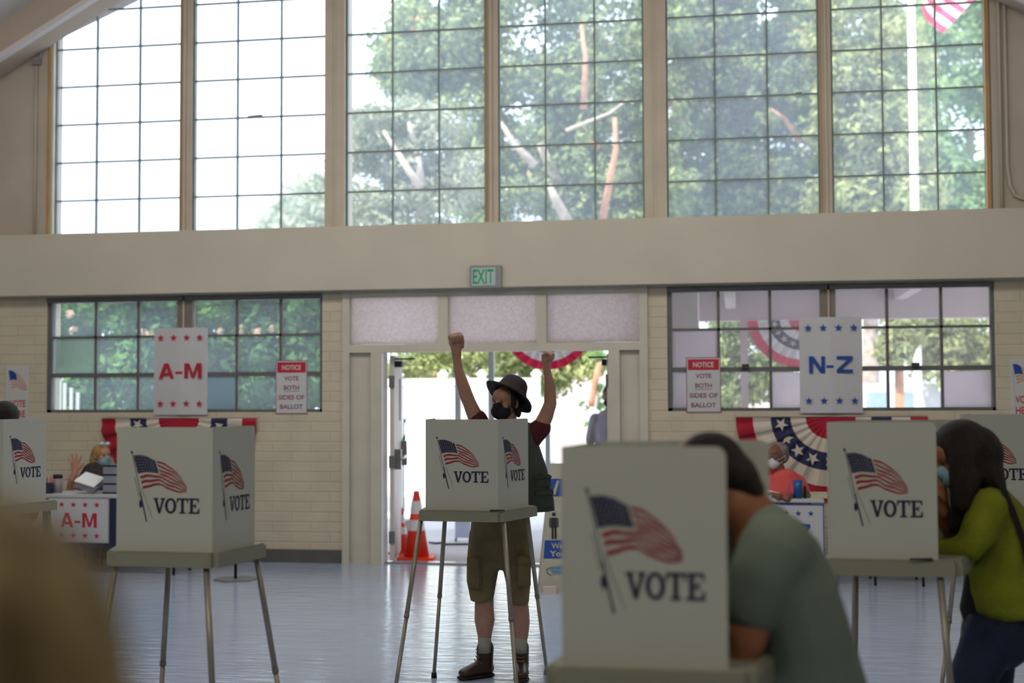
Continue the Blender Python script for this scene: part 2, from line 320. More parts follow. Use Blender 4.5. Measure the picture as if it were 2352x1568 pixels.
# upper windows: six bays, three columns each
bays = [(120, 411, (215, 314)), (438, 746, (540, 641)), (791, 1115, (899, 1006)), (1143, 1480, (1252, 1366)), (1531, 1885, (1644, 1765)), (1912, 2270, (2031, 2156))]
rows = [Z_SILL + .372 + .401 * k for k in range(9)]
for i, (a, b, cs) in enumerate(bays):
    xa, xb = X(a, 400), X(b, 400); top = min(arch(xa), arch(xb)); fr = .018
    bm = NB(); h = lambda x: arch(x) + .02
    for (x0, x1) in ((xa, xa + fr), (xb - fr, xb)): box(bm, x0, x1, YW + .05, YW + .09, Z_SILL, h((x0 + x1) / 2))
    for c in cs: xc = X(c, 400); box(bm, xc - .007, xc + .007, YW + .05, YW + .085, Z_SILL, h(xc))
    box(bm, xa, xb, YW + .045, YW + .09, Z_SILL, Z_SILL + .02)
    for z in rows:
        L0, L1 = xa, xb
        if z > arch(xa): L0 = xa + (z - arch(xa)) / .41 if xa < xm else xa
        if z > arch(xb) and xb > xm: L1 = xb - (z - arch(xb)) / .41
        if L1 - L0 > .05: box(bm, L0, L1, YW + .052, YW + .083, z - .007, z + .007)
    if i == 1: obox(bm, (X(583, 266), YW + .04, rows[2] + .004), (.075, 0, .004), (0, .01, 0), (-.001, 0, .012))
    if i == 4: obox(bm, (X(1835, 210), YW + .04, rows[2] + .004), (.03, 0, 0), (0, .01, 0), (0, 0, .012))
    w_ = struct('window_%d' % (i + 1), bm, M['muntin'])
    bm = NB(); prism(bm, [(xa, YW + .066, Z_SILL), (xb, YW + .066, Z_SILL), (xb, YW + .066, h(xb)), (xa, YW + .066, h(xa))], (0, .004, 0)); put('window_glass', bm, M['glass_up'], w_)
# pillars and mullions between the bays
k = 0
for (a, b, big) in ((411, 438, 0), (746, 791, 1), (1115, 1143, 0), (1480, 1531, 1), (1885, 1912, 0)):
    xa, xb = X(a, 400), X(b, 400); k += 1; bm = NB(); hh = arch((xa + xb) / 2) + .06
    if big:
        box(bm, xa, xb, YW, YO, Z_SILL, hh)
        box(bm, xa + .07, xa + .085, YW - .006, YW, Z_SILL, hh); box(bm, xa + .10, xa + .115, YW - .006, YW, Z_SILL, hh)
    else:
        box(bm, xa, xb, YW + .03, YW + .16, Z_SILL, hh); box(bm, xa + .045, xa + .065, YW, YW + .03, Z_SILL, hh); box(bm, xa, xa + .014, YW + .01, YW + .03, Z_SILL, hh, 1)
    struct('trim_mullion_%d' % k, bm, [M['mull'], M['wood']])
bm = NB(); box(bm, ux1 - .035, ux1, YW - .03, YW + .1, Z_SILL, 5.5); box(bm, ux1, ux1 + .012, YW - .025, YW, Z_SILL, 5.5, 1); struct('trim_jamb_right', bm, [M['wood'], M['dframe']])
bm = NB(); box(bm, ux0, ux0 + .022, YW - .03, YW + .1, Z_SILL, 5.5); box(bm, ux0 + .022, ux0 + .05, YW, YW + .1, Z_SILL, 5.5, 1); struct('trim_jamb_left', bm, [M['wood'], M['frame']])
# conduits
def pipe(name, pts, r, m, label, cat):
    bm = NB(); tube(bm, [(p, r, r) for p in pts], Vector((0, 1, 0)) if abs((Vector(pts[1]) - Vector(pts[0])).y) < .5 else R0, 8)
    return tag(put(name, bm, m, None, True), label, cat)
yc = YW - .045
xl_ = X(87, 300)
pipe('conduit', [(xl_, yc, Z_SILL + .01), (xl_, yc, 4.6), (xl_ + .002, yc, 5.14)], .014, M['plaster'], 'thin painted conduit running up the wall left of the tall windows', 'conduit')
bm = NB(); obox(bm, (xl_, yc, 5.17), (.045, 0, 0), (0, .02, 0), (0, 0, .025)); tube(bm, [((xl_ + .04, yc, 5.17), .012), ((xl_ + .055, yc, 5.32), .012)], R0, 8); tag(put('junction_box', bm, M['grey']), 'small grey box with bent pipe atop the left wall conduit', 'junction box')
xr_ = X(2296, 300); xq = X(2310, 300)
pipe('conduit', [(xr_, yc, Z_SILL + .01), (xr_, yc, 5), (xr_, yc, 5.45)], .016, M['plaster'], 'straight thin conduit beside the right end of the tall windows', 'conduit')
pipe('conduit', [(xq + .5, yc, Z_SILL + .1), (xq + .12, yc, Z_SILL + .1), (xq + .06, yc, Z_SILL + .13), (xq + .02, yc, Z_SILL + .22), (xq, yc, Z_SILL + .4), (xq, yc, 4.5), (xq, yc, 5.45)], .017, M['plaster'], 'painted conduit bending right just above the beam at right', 'conduit')
tg = NB(); obox(tg, (X(105, 70, YW - .1), YW - .10, 5.43), (.03, 0, 0), (0, .01, 0), (0, 0, .05)); tag(put('tag_plate', tg, M['redpaint']), 'tiny red tag at the top left corner of the tall windows', 'tag')
# lower windows
def lower_window(n, x0, x1, ma, mb, cols, rws, special, glass):
    bm = NB(); y0, y1 = YW + .02, YW + .10; f = .045
    box(bm, x0, x1, y0, y1, Z_LW0, Z_LW0 + .03); box(bm, x0, x1, y0 - .03, y1, Z_LW1 - .05, Z_LW1)
    box(bm, x0, x0 + f, y0, y1, Z_LW0, Z_LW1); box(bm, x1 - .03, x1, y0, y1, Z_LW0, Z_LW1)
    box(bm, ma, mb, y0 - .01, y1, Z_LW0, Z_LW1, 1); box(bm, ma + .07, ma + .085, y0 - .03, y0 - .01, Z_LW0, Z_LW1, 2)
    for c in cols: box(bm, c - .013, c + .013, y0 + .02, y1 - .02, Z_LW0, Z_LW1)
    for i, z in enumerate(rws): t = .022 if i == 0 else .012; box(bm, x0 + f, x1 - .03, y0 + .02 - (.01 if i == 0 else 0), y1 - .02, z - t, z + t)
    w_ = struct('window_%d' % n, bm, [M['dframe'], M['dmull'], M['mull']])
    bm = NB(); box(bm, x0 + .02, x1 - .02, YW + .058, YW + .062, Z_LW0 + .01, Z_LW1 - .01); put('window_glass', bm, glass, w_)
    for (a, b, z0, z1, m) in special:
        bm = NB(); box(bm, a, b, YW + .064, YW + .068, z0, z1); put('obscured_pane', bm, m, w_)
    for px in ([] if n == 7 else (1712, 2103)):
        bm = NB(); obox(bm, (X(px, 840), YW + .01, rws[0] + .03), (.035, 0, 0), (0, .02, 0), (0, 0, .02)); put('window_latch', bm, M['brass'], w_)
    return w_
R1, R2 = 1.885, 2.28
L = lambda px: X(px, 815)
lower_window(7, lwx0, lwx1, L(405), L(440), [L(p) for p in (215, 313, 540, 641)], [R1, R2], [(L(121), L(212), R1 + .02, R2 - .01, M['frostg']), (L(462), L(538), Z_LW0 + .02, R1 - .02, M['frostb'])], M['glass_lo'])
lower_window(8, rwx0, rwx1, L(1885), L(1921), [L(p) for p in (1651, 1770, 2040, 2165)], [R1 + .01, R2], [(L(1547), L(1649), R1 + .03, R2 - .01, M['frost']), (L(1545), L(1649), Z_LW0 + .02, R1 - .02, M['frost']), (L(1773), L(1884), Z_LW0 + .02, R1 - .02, M['frost']), (L(2168), L(2277), Z_LW0 + .02, R1 - .02, M['frost'])], M['glass_lr'])
# baseboards
bm = NB(); box(bm, XL, dx0 + .02, YW - .02, YW, 0, .13); box(bm, dx1, XR, YW - .02, YW, 0, .13); struct('baseboard_back', bm, M['base'])
# door surround with three transoms and side panels
D = lambda px: X(px, 900); zt0, zt1 = 2.168, 2.637
bm = NB(); ya, yb = YW - .03, YW + .13
box(bm, D(804), D(1470), ya + .02, yb, zt1, Z_BB + .0)                      # head
box(bm, dx0 - .02, D(804), ya, yb, 0, Z_BB); box(bm, D(1470), dx1 + .02, ya, yb, 0, Z_BB)
box(bm, D(1008), D(1030), ya + .001, yb, zt0, zt1); box(bm, D(1234), D(1256), ya, yb, zt0, zt1)
box(bm, D(804), D(1470), ya + .001, yb, 2.09, zt0)
box(bm, D(853), D(877), ya, yb, 0, 2.09); box(bm, D(1398), D(1424), ya, yb, 0, 2.09)
box(bm, D(804), D(853), YW + .03, yb, 0, 2.09); box(bm, D(1424), D(1470), YW + .03, yb, 0, 2.09)
box(bm, D(877), D(877) + .018, ya + .01, yb + .02, 0, 2.09, 1)
struct('trim_door_surround', bm, [M['frame'], M['vinyl']])
for i, (a, b) in enumerate(((804, 1008), (1030, 1234), (1256, 1470))):
    bm = NB(); box(bm, D(a) + .005, D(b) - .005, YW + .04, YW + .05, zt0 + .004, zt1 - .004); struct('window_%d' % (9 + i), bm, M['pebble'])
bm = NB(); box(bm, D(877), D(1398), YW + .02, YW + .12, 0.0, .012); struct('trim_threshold', bm, M['grey'])
# door leaves, open outwards
def leaf(n, hinge, ang, w):
    """leaf from the hinge going out at ang (from +y), thickness 45 mm"""
    r = empty('door_%d' % n, hinge); tag(r, kind='structure'); e = Vector((sin(ang), cos(ang), 0)); s = Vector((cos(ang), -sin(ang), 0))
    bm = NB(); obox(bm, hinge + e * w / 2 + Vector((0, 0, 1.04)), e * w / 2, s * .022, Vector((0, 0, 1.02)))
    for z in (.25, 1.0, 1.8): obox(bm, hinge + Vector((0, 0, z)), e * .02, s * .03, Vector((0, 0, .06)), 1)
    put('leaf', bm, [M['door'], M['steel']], r)
    f = s if n == 1 else -s
    bm = NB(); obox(bm, hinge + e * (w * .70) + f * .024 + Vector((0, 0, 1.62)), e * .06, f * .004, Vector((0, 0, .22))); put('vision_panel', bm, M['black'], r)
    bm = NB(); c = hinge + f * .07
    tube(bm, [(c + e * .12 + Vector((0, 0, 1.02)), .02), (c + e * (w - .1) + Vector((0, 0, 1.02)), .02)], Vector((0, 0, 1)), 10)
    for q in (.12, w - .12): obox(bm, hinge + e * q + f * .045 + Vector((0, 0, 1.02)), e * .035, f * .04, Vector((0, 0, .10)))
    obox(bm, hinge + e * (w - .1) + f * .05 + Vector((0, 0, 1.10)), e * .03, f * .03, Vector((0, 0, .08)))
    put('panic_bar', bm, M['steel'], r)
    bm = NB(); obox(bm, hinge + e * .2 + f * .06 + Vector((0, 0, 1.98)), e * .14, f * .035, Vector((0, 0, .03))); obox(bm, hinge + e * .05 + f * .12 + Vector((0, 0, 2.03)), e * .01 + f * .1, Vector((0, 0, .008)), (e - f) * .01)
    put('door_closer', bm, M['black'], r)
leaf(1, Vector((D(893), YW + .12, 0)), radians(-10), 1.02)
leaf(2, Vector((D(1396), YW + .14, 0)), radians(12), 1.02)
# exit sign
c = onY(1117, 636, YB); r_ = tag(empty('exit_sign', (c.x, YB, c.z)), 'grey exit sign with green lettering on the beam above the doorway', 'exit sign')
bm = NB(); box(bm, c.x - .155, c.x + .155, YB - .05, YB, c.z - .108, c.z + .108); put('housing', bm, M['grey'], r_)
bm = NB(); box(bm, c.x - .135, c.x + .10, YB - .056, YB - .05, c.z - .088, c.z + .088)
text(bm, 'EXIT', Vector((c.x - .122, YB - .058, c.z - .07)), Vector((.205, 0, 0)), Vector((0, 0, .14)), 1, .015); put('face_plate', bm, [M['exitw'], M['exitg']], r_)

# ================================================================ POSTERS
EX = Vector((1, 0, 0)); EZ = Vector((0, 0, 1))
def board(name, px0, py0, px1, py1, Y, label, cat, draw, mats, creased=False, th=.006):
    a = onY(px0, py1, Y); b = onY(px1, py0, Y); W_, H_ = b.x - a.x, b.z - a.z; bm = NB()
    if creased:
        for q in (0, 1):
            xs = (a.x, a.x + W_ / 2) if q == 0 else (a.x + W_ / 2, b.x); yy = (Y, Y - .025) if q == 0 else (Y - .025, Y)
            prism(bm, [(xs[0], yy[0], a.z), (xs[1], yy[1], a.z), (xs[1], yy[1], b.z), (xs[0], yy[0], b.z)], (0, th, 0))
    else: box(bm, a.x, b.x, Y, Y + th, a.z, b.z)
    O = Vector((a.x, Y - (.027 if creased else .0015), a.z)); draw(bm, O, W_, H_)
    return tag(put(name, bm, mats), label, cat)
BL = dict(A=[[(0, 0), (.36, 1), (.64, 1), (.5, .74), (.24, 0)], [(.36, 1), (.64, 1), (1, 0), (.76, 0), (.5, .74)], [(.28, .2), (.72, .2), (.66, .38), (.34, .38)]],
    M=[[(0, 0), (.21, 0), (.21, 1), (0, 1)], [(.79, 0), (1, 0), (1, 1), (.79, 1)], [(.21, 1), (.28, 1), (.58, .05), (.42, .05), (.21, .72)], [(.79, 1), (.72, 1), (.42, .05), (.58, .05), (.79, .72)]],
    N=[[(0, 0), (.24, 0), (.24, 1), (0, 1)], [(.76, 0), (1, 0), (1, 1), (.76, 1)], [(.0, 1), (.28, 1), (1, 0), (.72, 0)]],
    Z=[[(0, 0), (1, 0), (1, .2), (0, .2)], [(0, .8), (1, .8), (1, 1), (0, 1)], [(0, .2), (.3, .2), (1, .8), (.7, .8)]])
BL['-'] = [[(0, .30), (1, .30), (1, .46), (0, .46)]]
def block(bm, s, o, ex, ey, mi):
    for ch, (a, b) in zip(s, ((0, .36), (.39, .55), (.60, 1.0) if s[2] == 'M' else (.62, .98))):
        for k, pg in enumerate(BL[ch]): poly(bm, [o + ex * (a + (b - a) * x) + ey * y - Vector((0, .0003 * k, 0)) for x, y in pg], mi)
def am(txt, mi):
    def d(bm, O, W_, H_):
        for zz in (.125, .885):
            for i in range(4): star(bm, O + EX * W_ * (.14 + .243 * i) + EZ * H_ * zz, EX, EZ, W_ * .068, mi)
        block(bm, txt, O + EX * W_ * (.11 if txt == 'A-M' else .15) + EZ * H_ * .415, EX * W_ * (.80 if txt == 'A-M' else .71), EZ * H_ * .175, mi)
    return d
board('name_range_sign', 353, 752, 477, 952, YW - .03, 'white sign with red letters A-M and red stars on the left window', 'sign', am('A-M', 1), [M['paper'], M['signred']], True)
board('name_range_sign', 1838, 727, 1979, 948, YW - .03, 'white sign with blue letters N-Z and blue stars on the right window', 'sign', am('N-Z', 1), [M['paper'], M['blue']], True)
def notice(bm, O, W_, H_):
    e = .015
    for (x0, x1, z0, z1) in ((0, 1, 0, .012), (0, 1, .988, 1), (0, .02, 0, 1), (.98, 1, 0, 1)): poly(bm, [O + EX * W_ * x0 + EZ * H_ * z0, O + EX * W_ * x1 + EZ * H_ * z0, O + EX * W_ * x1 + EZ * H_ * z1, O + EX * W_ * x0 + EZ * H_ * z1], 3)
    poly(bm, [O + EX * W_ * .05 + EZ * H_ * .77, O + EX * W_ * .95 + EZ * H_ * .77, O + EX * W_ * .95 + EZ * H_ * .965, O + EX * W_ * .05 + EZ * H_ * .965], 1)
    O2 = O - Vector((0, .001, 0)); text(bm, 'NOTICE', O2 + EX * W_ * .20 + EZ * H_ * .82, EX * W_ * .6, EZ * H_ * .095, 2, .025)
    for s, z, a in (('VOTE', .62, .27), ('BOTH', .445, .26), ('SIDES OF', .265, .09), ('BALLOT', .09, .14)): text(bm, s, O + EX * W_ * a + EZ * H_ * z, EX * W_ * (1 - 2 * a), EZ * H_ * .085, 3, .02)
    poly(bm, [O + EX * W_ * .26 + EZ * H_ * .415, O + EX * W_ * .74 + EZ * H_ * .415, O + EX * W_ * .74 + EZ * H_ * .423, O + EX * W_ * .26 + EZ * H_ * .423], 3)
nm = [M['paper'], M['signred'], M['white'], M['dred']]
board('notice_sign', 633, 827, 706, 950, YW - .008, 'narrow notice poster about voting both sides, on the window next to the A-M sign', 'sign', notice, nm)
board('notice_sign', 1577, 820, 1655, 947, YW - .008, 'narrow notice poster about voting both sides, on the window left of the N-Z sign', 'sign', notice, nm)
# the flag artwork used on booths and posters: curves in a 0..1 box
def interp(tab, u):
    for (a, *p), (b, *q) in zip(tab, tab[1:]):
        if u <= b: t = (u - a) / (b - a); return [x + (y - x) * t for x, y in zip(p, q)]
    return list(tab[-1][1:])
FT = [(0, 441, 695), (.14, 480, 691), (.28, 520, 701), (.40, 548, 717), (.55, 605, 733), (.7, 648, 758), (.85, 690, 800), (1, 722, 850)]
FB = [(0, 487, 866), (.16, 520, 854), (.30, 560, 846), (.42, 594, 842), (.5, 612, 858), (.62, 645, 872), (.8, 690, 880), (1, 722, 876)]
def flag_pt(u, v):
    a, b = interp(FT, u), interp(FB, u); wob = 0
    return (a[0] + (b[0] - a[0]) * v, a[1] + (b[1] - a[1]) * v + wob)
def jag(u, k): return .20 * sin(u * 21 + k * .9) * (u > .03)
def flag_art(bm, f, stripe=1, canton=2, dots=3, pole=2, tassel=True):
    """f(x,y) maps artwork pixels to world"""
    N = 16
    for k in range(0, 13, 2):
        u0 = .44 if k < 7 else .03
        for i in range(N):
            a, b = u0 + (1 - u0) * i / N, u0 + (1 - u0) * (i + 1) / N
            poly(bm, [f(*flag_pt(a, (k + .02 + jag(a, k)) / 13)), f(*flag_pt(a, (k + 1.02 + jag(a, k)) / 13)), f(*flag_pt(b, (k + 1.02 + jag(b, k)) / 13)), f(*flag_pt(b, (k + .02 + jag(b, k)) / 13))], stripe)
    for i in range(8):
        a, b = .42 * i / 8, .42 * (i + 1) / 8
        poly(bm, [f(*flag_pt(a, 0)), f(*flag_pt(a, 6.9 / 13)), f(*flag_pt(b, 6.9 / 13)), f(*flag_pt(b, 0))], canton)
    if dots is not None:
        for r in range(6):
            for c in range(8):
                u, v = .42 * (c + .5 + .4 * (r % 2)) / 8.6, 6.9 / 13 * (r + .6) / 6.4
                x, y = flag_pt(u, v); poly(bm, [f(x - 4.2, y + 2.6, 1), f(x - 3.2, y + 3.4, 1), f(x + 4.2, y - 2.6, 1), f(x + 3.2, y - 3.4, 1)], dots)
    def ln(x0, y0, x1, y1, w):
        dx, dy = x1 - x0, y1 - y0; q = hypot(dx, dy); nx, ny = -dy / q * w, dx / q * w
        poly(bm, [f(x0 + nx, y0 + ny), f(x0 - nx, y0 - ny), f(x1 - nx, y1 - ny), f(x1 + nx, y1 + ny)], pole)
    if tassel:
        ln(434, 680, 478, 880, 1.6); ln(478, 880, 513, 1028, 3.4); ln(486, 862, 545, 1012, .9); ln(446, 800, 473, 905, 1.0)
        poly(bm, [f(432 + 6.5 * cos(a * pi / 4), 678 + 6.5 * sin(a * pi / 4)) for a in range(8)], pole)
        poly(bm, [f(478, 915), f(486, 930), f(490, 948), f(482, 962), f(473, 948), f(473, 930)], pole)
    else: ln(436, 690, 470, 1060, 1.6)
SL = dict(
    V=[[(0, 1), (.42, 1), (.42, .9), (.33, .9), (.54, .3), (.72, .9), (.62, .9), (.62, 1), (1, 1), (1, .9), (.92, .9), (.60, 0), (.42, 0), (.10, .9), (0, .9)]],
    T=[[(0, 1), (.96, 1), (.96, .68), (.88, .68), (.83, .88), (.60, .88), (.60, .1), (.74, .1), (.74, 0), (.22, 0), (.22, .1), (.36, .1), (.36, .88), (.13, .88), (.08, .68), (0, .68)]],
    E=[[(0, 1), (.88, 1), (.88, .70), (.80, .70), (.74, .89), (.38, .89), (.38, .56), (.52, .56), (.56, .66), (.64, .66), (.64, .36), (.56, .36), (.52, .46), (.38, .46), (.38, .11), (.74, .11), (.82, .34), (.92, .34), (.92, 0), (0, 0), (0, .1), (.14, .1), (.14, .9), (0, .9)]])
def vote_word(bm, f, mi, x0=548, y0=985, w=62, h=77):
    for i, ch in enumerate('VOTE'):
        ox = x0 + (0, 60, 123, 184)[i]
        if ch == 'O':
            N = 18
            for k in range(N):
                q = []
                for (rx, ry, a) in ((.25, .37, k), (.49, .51, k), (.49, .51, k + 1), (.25, .37, k + 1)):
                    an = 2 * pi * a / N; q.append(f(ox + w * (.5 + rx * cos(an)), y0 - h * (.5 + ry * sin(an))))
                poly(bm, q, mi)
        else:
            for pg in SL[ch]: poly(bm, [f(ox + w * a, y0 - h * b) for a, b in pg], mi)
def vote_here(bm, O, W_, H_):
    f = lambda x, y, q=0: O + EX * W_ * (.10 + (x - 432) / 290 * .80) + EZ * H_ * (.93 - (y - 678) / 200 * .40) - Vector((0, .001 * q, 0))
    flag_art(bm, f, 1, 2, None, 3, False)
    text(bm, 'VOTE', O + EX * W_ * .20 + EZ * H_ * .22, EX * W_ * .66, EZ * H_ * .13, 4, .02); text(bm, 'HERE', O + EX * W_ * .20 + EZ * H_ * .03, EX * W_ * .66, EZ * H_ * .13, 4, .02)
vm = [M['white'], M['sflag'], M['blue'], M['grey'], M['signred']]
board('vote_here_sign', 12, 838, 67, 962, YW - .008, 'white poster with flag and red words at the far left of the wall', 'sign', vote_here, vm)
board('vote_here_sign', 2321, 822, 2380, 955, YW - .008, 'white poster with flag and red words at the far right of the wall', 'sign', vote_here, vm)

# ================================================================ BUNTING
def bunting(name, cx, cz, Y, R_, label, mats, group=None, vs=.9, stars=True, bands=(0, .26, .42, .63, .82, 1.0)):
    root = tag(empty(name, (cx, Y, cz)), label, 'bunting', group); o = Vector((cx, Y, cz)); ey = EZ * -vs
    wv = lambda a, r: Vector((0, -.012 - .022 * (r / R_) * (1 + sin(a * 26)) - .004 * (r / R_) * sin(a * 61), 0))
    bm = NB(); order = (1, 0, 2, 0, 1)
    for i in range(5): ring_flat(bm, o, EX, ey, bands[i] * R_ + .0001, bands[i + 1] * R_, 0, pi, 84, order[i], wv)
    bmesh.ops.remove_doubles(bm, verts=bm.verts, dist=1e-5)
    fan = put('fan', bm, mats, root); so_ = fan.modifiers.new('t', 'SOLIDIFY'); so_.thickness = .003
    if stars:
        bm = NB()
        for q in (.05, .16, .27, .38, .5, .62, .73, .84, .95):
            a = pi * q; rr = R_ * (bands[2] + bands[3]) / 2; p = o + EX * cos(a) * rr + ey * sin(a) * rr + wv(a, rr) + Vector((0, -.012, 0)); star(bm, p, EX, EZ, R_ * .075, 0, a)
        put('stars', bm, M['bwhite'], root)
    bm = NB(); tube(bm, [(o + EX * -R_ * 1.0 + Vector((0, -.012, .012)), .006), (o + EX * R_ + Vector((0, -.012, .012)), .006)], EZ, 6); put('top_cord', bm, M['bwhite'], root)
bmts = [M['bwhite'], M['bred'], M['bnavy']]
a, b = X(237, 960), X(593, 960); bunting('pleated_bunting', (a + b) / 2, onY(415, 961, YW).z, YW - .006, (b - a) / 2, 'pleated red white and navy fan bunting under the left window', bmts)
a, b = X(1690, 960), X(2130, 960); bunting('pleated_bunting', (a + b) / 2, onY(1910, 958, YW).z, YW - .006, (b - a) / 2, 'pleated red white and navy fan bunting under the right window', bmts)

# ================================================================ OUTSIDE
GR = -.02
# porch roof, beam, posts
YP = 16.1
bm = NB(); box(bm, dx0 - .6, 9, YO, YP + .3, 2.93, 3.06); struct('trim_porch_ceiling', bm, M['pinkp'])
bm = NB(); box(bm, dx0 - .6, 9, YP, YP + .16, 2.56, 2.93); box(bm, X(1665, 700, 15) , X(1665, 700, 15) + .12, YO, YP, 2.70, 2.93); box(bm, X(2080, 700, 15), X(2080, 700, 15) + .12, YO, YP, 2.78, 2.93); struct('trim_porch_beam', bm, M['stucco'])
for px, wd in ((1052, .035), (1129, .035), (1258, .030), (1711, .045)):
    p = onY(px, 960, YP + .08); bm = NB(); box(bm, p.x - wd, p.x + wd, YP + .05, YP + .05 + 2 * wd, GR, 2.56)
    o = put('porch_post', bm, M['post'] if px < 1300 else M['stucco'])
    tag(o, {1052: 'slim grey porch post seen left of the man in the doorway', 1129: 'slim grey porch post directly behind the man with the hat', 1258: 'slim grey porch post behind the raised arm at right', 1711: 'pinkish porch post seen through the right window'}[px], 'post')
a, b = onY(1543, 800, 14.0), onY(1604, 800, 14.0); bm = NB(); box(bm, a.x - .3, b.x, 14.0, 14.5, GR, 2.93); struct('trim_porch_pier', bm, M['vinyl'])
c1 = onY(1258, 775, YP - .04); c2 = onY(1845, 722, YP - .04)
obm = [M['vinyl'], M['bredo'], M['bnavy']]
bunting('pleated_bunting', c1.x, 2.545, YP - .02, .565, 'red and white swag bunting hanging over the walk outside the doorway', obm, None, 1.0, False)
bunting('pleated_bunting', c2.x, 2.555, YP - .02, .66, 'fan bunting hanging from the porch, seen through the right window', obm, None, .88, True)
# white vinyl fence beyond the door
YF = 21.5; f0, f1 = onY(900, 900, YF).x, onY(1236, 900, YF).x; n_ = 4; zf = 1.96
fr_ = tag(empty('vinyl_fence', ((f0 + f1) / 2, YF, GR)), 'white vinyl privacy fence with capped posts beyond the doorway', 'fence')
bm = NB(); box(bm, f0 - 1, f1, YF, YF + .04, GR, zf)
for i in range(40): x = f0 - 1 + (f1 - f0 + 1) * i / 40; box(bm, x, x + .006, YF - .004, YF, .1, zf - .12)
box(bm, f0 - 1, f1, YF - .02, YF + .06, zf - .12, zf); put('fence_panel', bm, M['vinyl'], fr_)
for px in (915, 1018, 1107, 1232):
    x = onY(px, 900, YF).x; bm = NB(); box(bm, x - .06, x + .06, YF - .06, YF + .06, GR, zf + .05); obox(bm, (x, YF, zf + .07), (.08, 0, 0), (0, .08, 0), (0, 0, .02)); ell(bm, (x, YF, zf + .09), (.06, .06, .05)); put('fence_post', bm, M['vinyl'], fr_)
bm = NB(); box(bm, f1 - .6, f1 + 5.5, 28, 28.2, GR, 2.15); tag(put('garden_wall', bm, M['stucco']), 'pale stucco garden wall beyond the right half of the doorway', 'wall')
# foliage
def leaf_cloud(bm, clumps, per, size, mi=0, sq=1.0):
    V = []; 
    for (c, r) in clumps:
        c = Vector(c); rr = Vector(r) if hasattr(r, '__len__') else Vector((r, r, r))
        for _ in range(per):
            d = Vector((random.gauss(0, 1), random.gauss(0, 1), random.gauss(0, 1))).normalized(); q = random.uniform(.55, 1.05)
            p = c + Vector((d.x * rr.x, d.y * rr.y, d.z * rr.z)) * q
            nrm = (d + Vector((random.uniform(-.8, .8), random.uniform(-.8, .8), random.uniform(-.4, 1)))).normalized()
            x, y = frame_of(nrm, Vector((random.random() - .5, random.random() - .5, random.random() - .5)))
            s = size * random.uniform(.6, 1.3)
            V.append([p - x * s, p - y * s * .5 * sq, p + x * s, p + y * s * .5 * sq])
    for q in V: poly(bm, q, mi)
def branch(bm, pts, r0, r1, mi=0):
    n = len(pts); tube(bm, [(p, r0 + (r1 - r0) * i / (n - 1)) for i, p in enumerate(pts)], R0, 8, mi)
def px_inside(px, py, regs):
    for (cx, cy, rx, ry) in regs:
        if ((px - cx) / rx) ** 2 + ((py - cy) / ry) ** 2 < 1: return True
    return False
def tree(name, label, cat, regs, d, spread, nclump, per, size, rad, lm, branches, bmk, seed, group=None, yr=None, trunkx=None):
    """regs: crown lobes as seen from the hall (px, py, rx, ry) at distance d; every clump has its own depth"""
    random.seed(seed); cl = []; tries = 0
    while len(cl) < nclump and tries < nclump * 60:
        tries += 1; r = random.choice(regs); px = r[0] + random.uniform(-1, 1) * r[2]; py = r[1] + random.uniform(-1, 1) * r[3]
        if not px_inside(px, py, [r]): continue
        dd = d + random.uniform(-spread, spread); c = at(px, py, dd)
        if c.z < .4: continue
        cl.append((c, (rad * random.uniform(.6, 1.4), rad * random.uniform(.6, 1.4), rad * random.uniform(.45, .9))))
    base = Pz(trunkx or regs[0][0], d, GR); root = tag(empty(name, base), label, cat, group)
    bm = NB(); leaf_cloud(bm, cl, per, size); put('foliage', bm, lm, root)
    for k, pts in enumerate(branches):
        if k == 0 and pts[0][0].z > GR: pts = [(Vector((pts[0][0].x, pts[0][0].y, GR)), pts[0][1] * 1.1)] + list(pts)
        if k == 0 and pts[0][0].z < GR: pts[0] = (Vector((pts[0][0].x, pts[0][0].y, GR)), pts[0][1])
        bm = NB(); branch(bm, [at(*p[:3]) if len(p) == 4 else Vector(p) for p in pts] if 0 else [Vector(p[0]) for p in pts], pts[0][1], pts[-1][1]); put('trunk' if k == 0 else 'branch', bm, bmk[k % len(bmk)], root, True)
    return root
def bpts(l): return [(at(a, b, c), r) for a, b, c, r in l]
G1 = leafmat('camphor_leaves', [(0, (.05, .08, .07)), (.35, (.15, .20, .10)), (.65, (.30, .36, .15)), (.88, (.44, .48, .22)), (.95, (.50, .20, .12))])
G2 = leafmat('olive_leaves', [(0, (.12, .14, .12)), (.5, (.30, .33, .21)), (1, (.50, .50, .36))])
G3 = leafmat('bright_leaves', [(0, (.07, .13, .09)), (.5, (.22, .36, .15)), (1, (.46, .60, .24))])
G4 = leafmat('yellow_green_leaves', [(0, (.10, .13, .08)), (.5, (.30, .34, .15)), (.85, (.52, .54, .25)), (1, (.52, .28, .18))])
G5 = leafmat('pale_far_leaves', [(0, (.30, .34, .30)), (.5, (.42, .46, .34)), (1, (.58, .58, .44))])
G6 = leafmat('hedge_leaves', [(0, (.02, .06, .03)), (.5, (.07, .17, .06)), (.85, (.16, .30, .08)), (1, (.24, .38, .14))])
G7 = leafmat('blossom', [(0, (.5, .34, .24)), (1, (.6, .48, .36))])
HZ = 'trees beyond the hall windows'
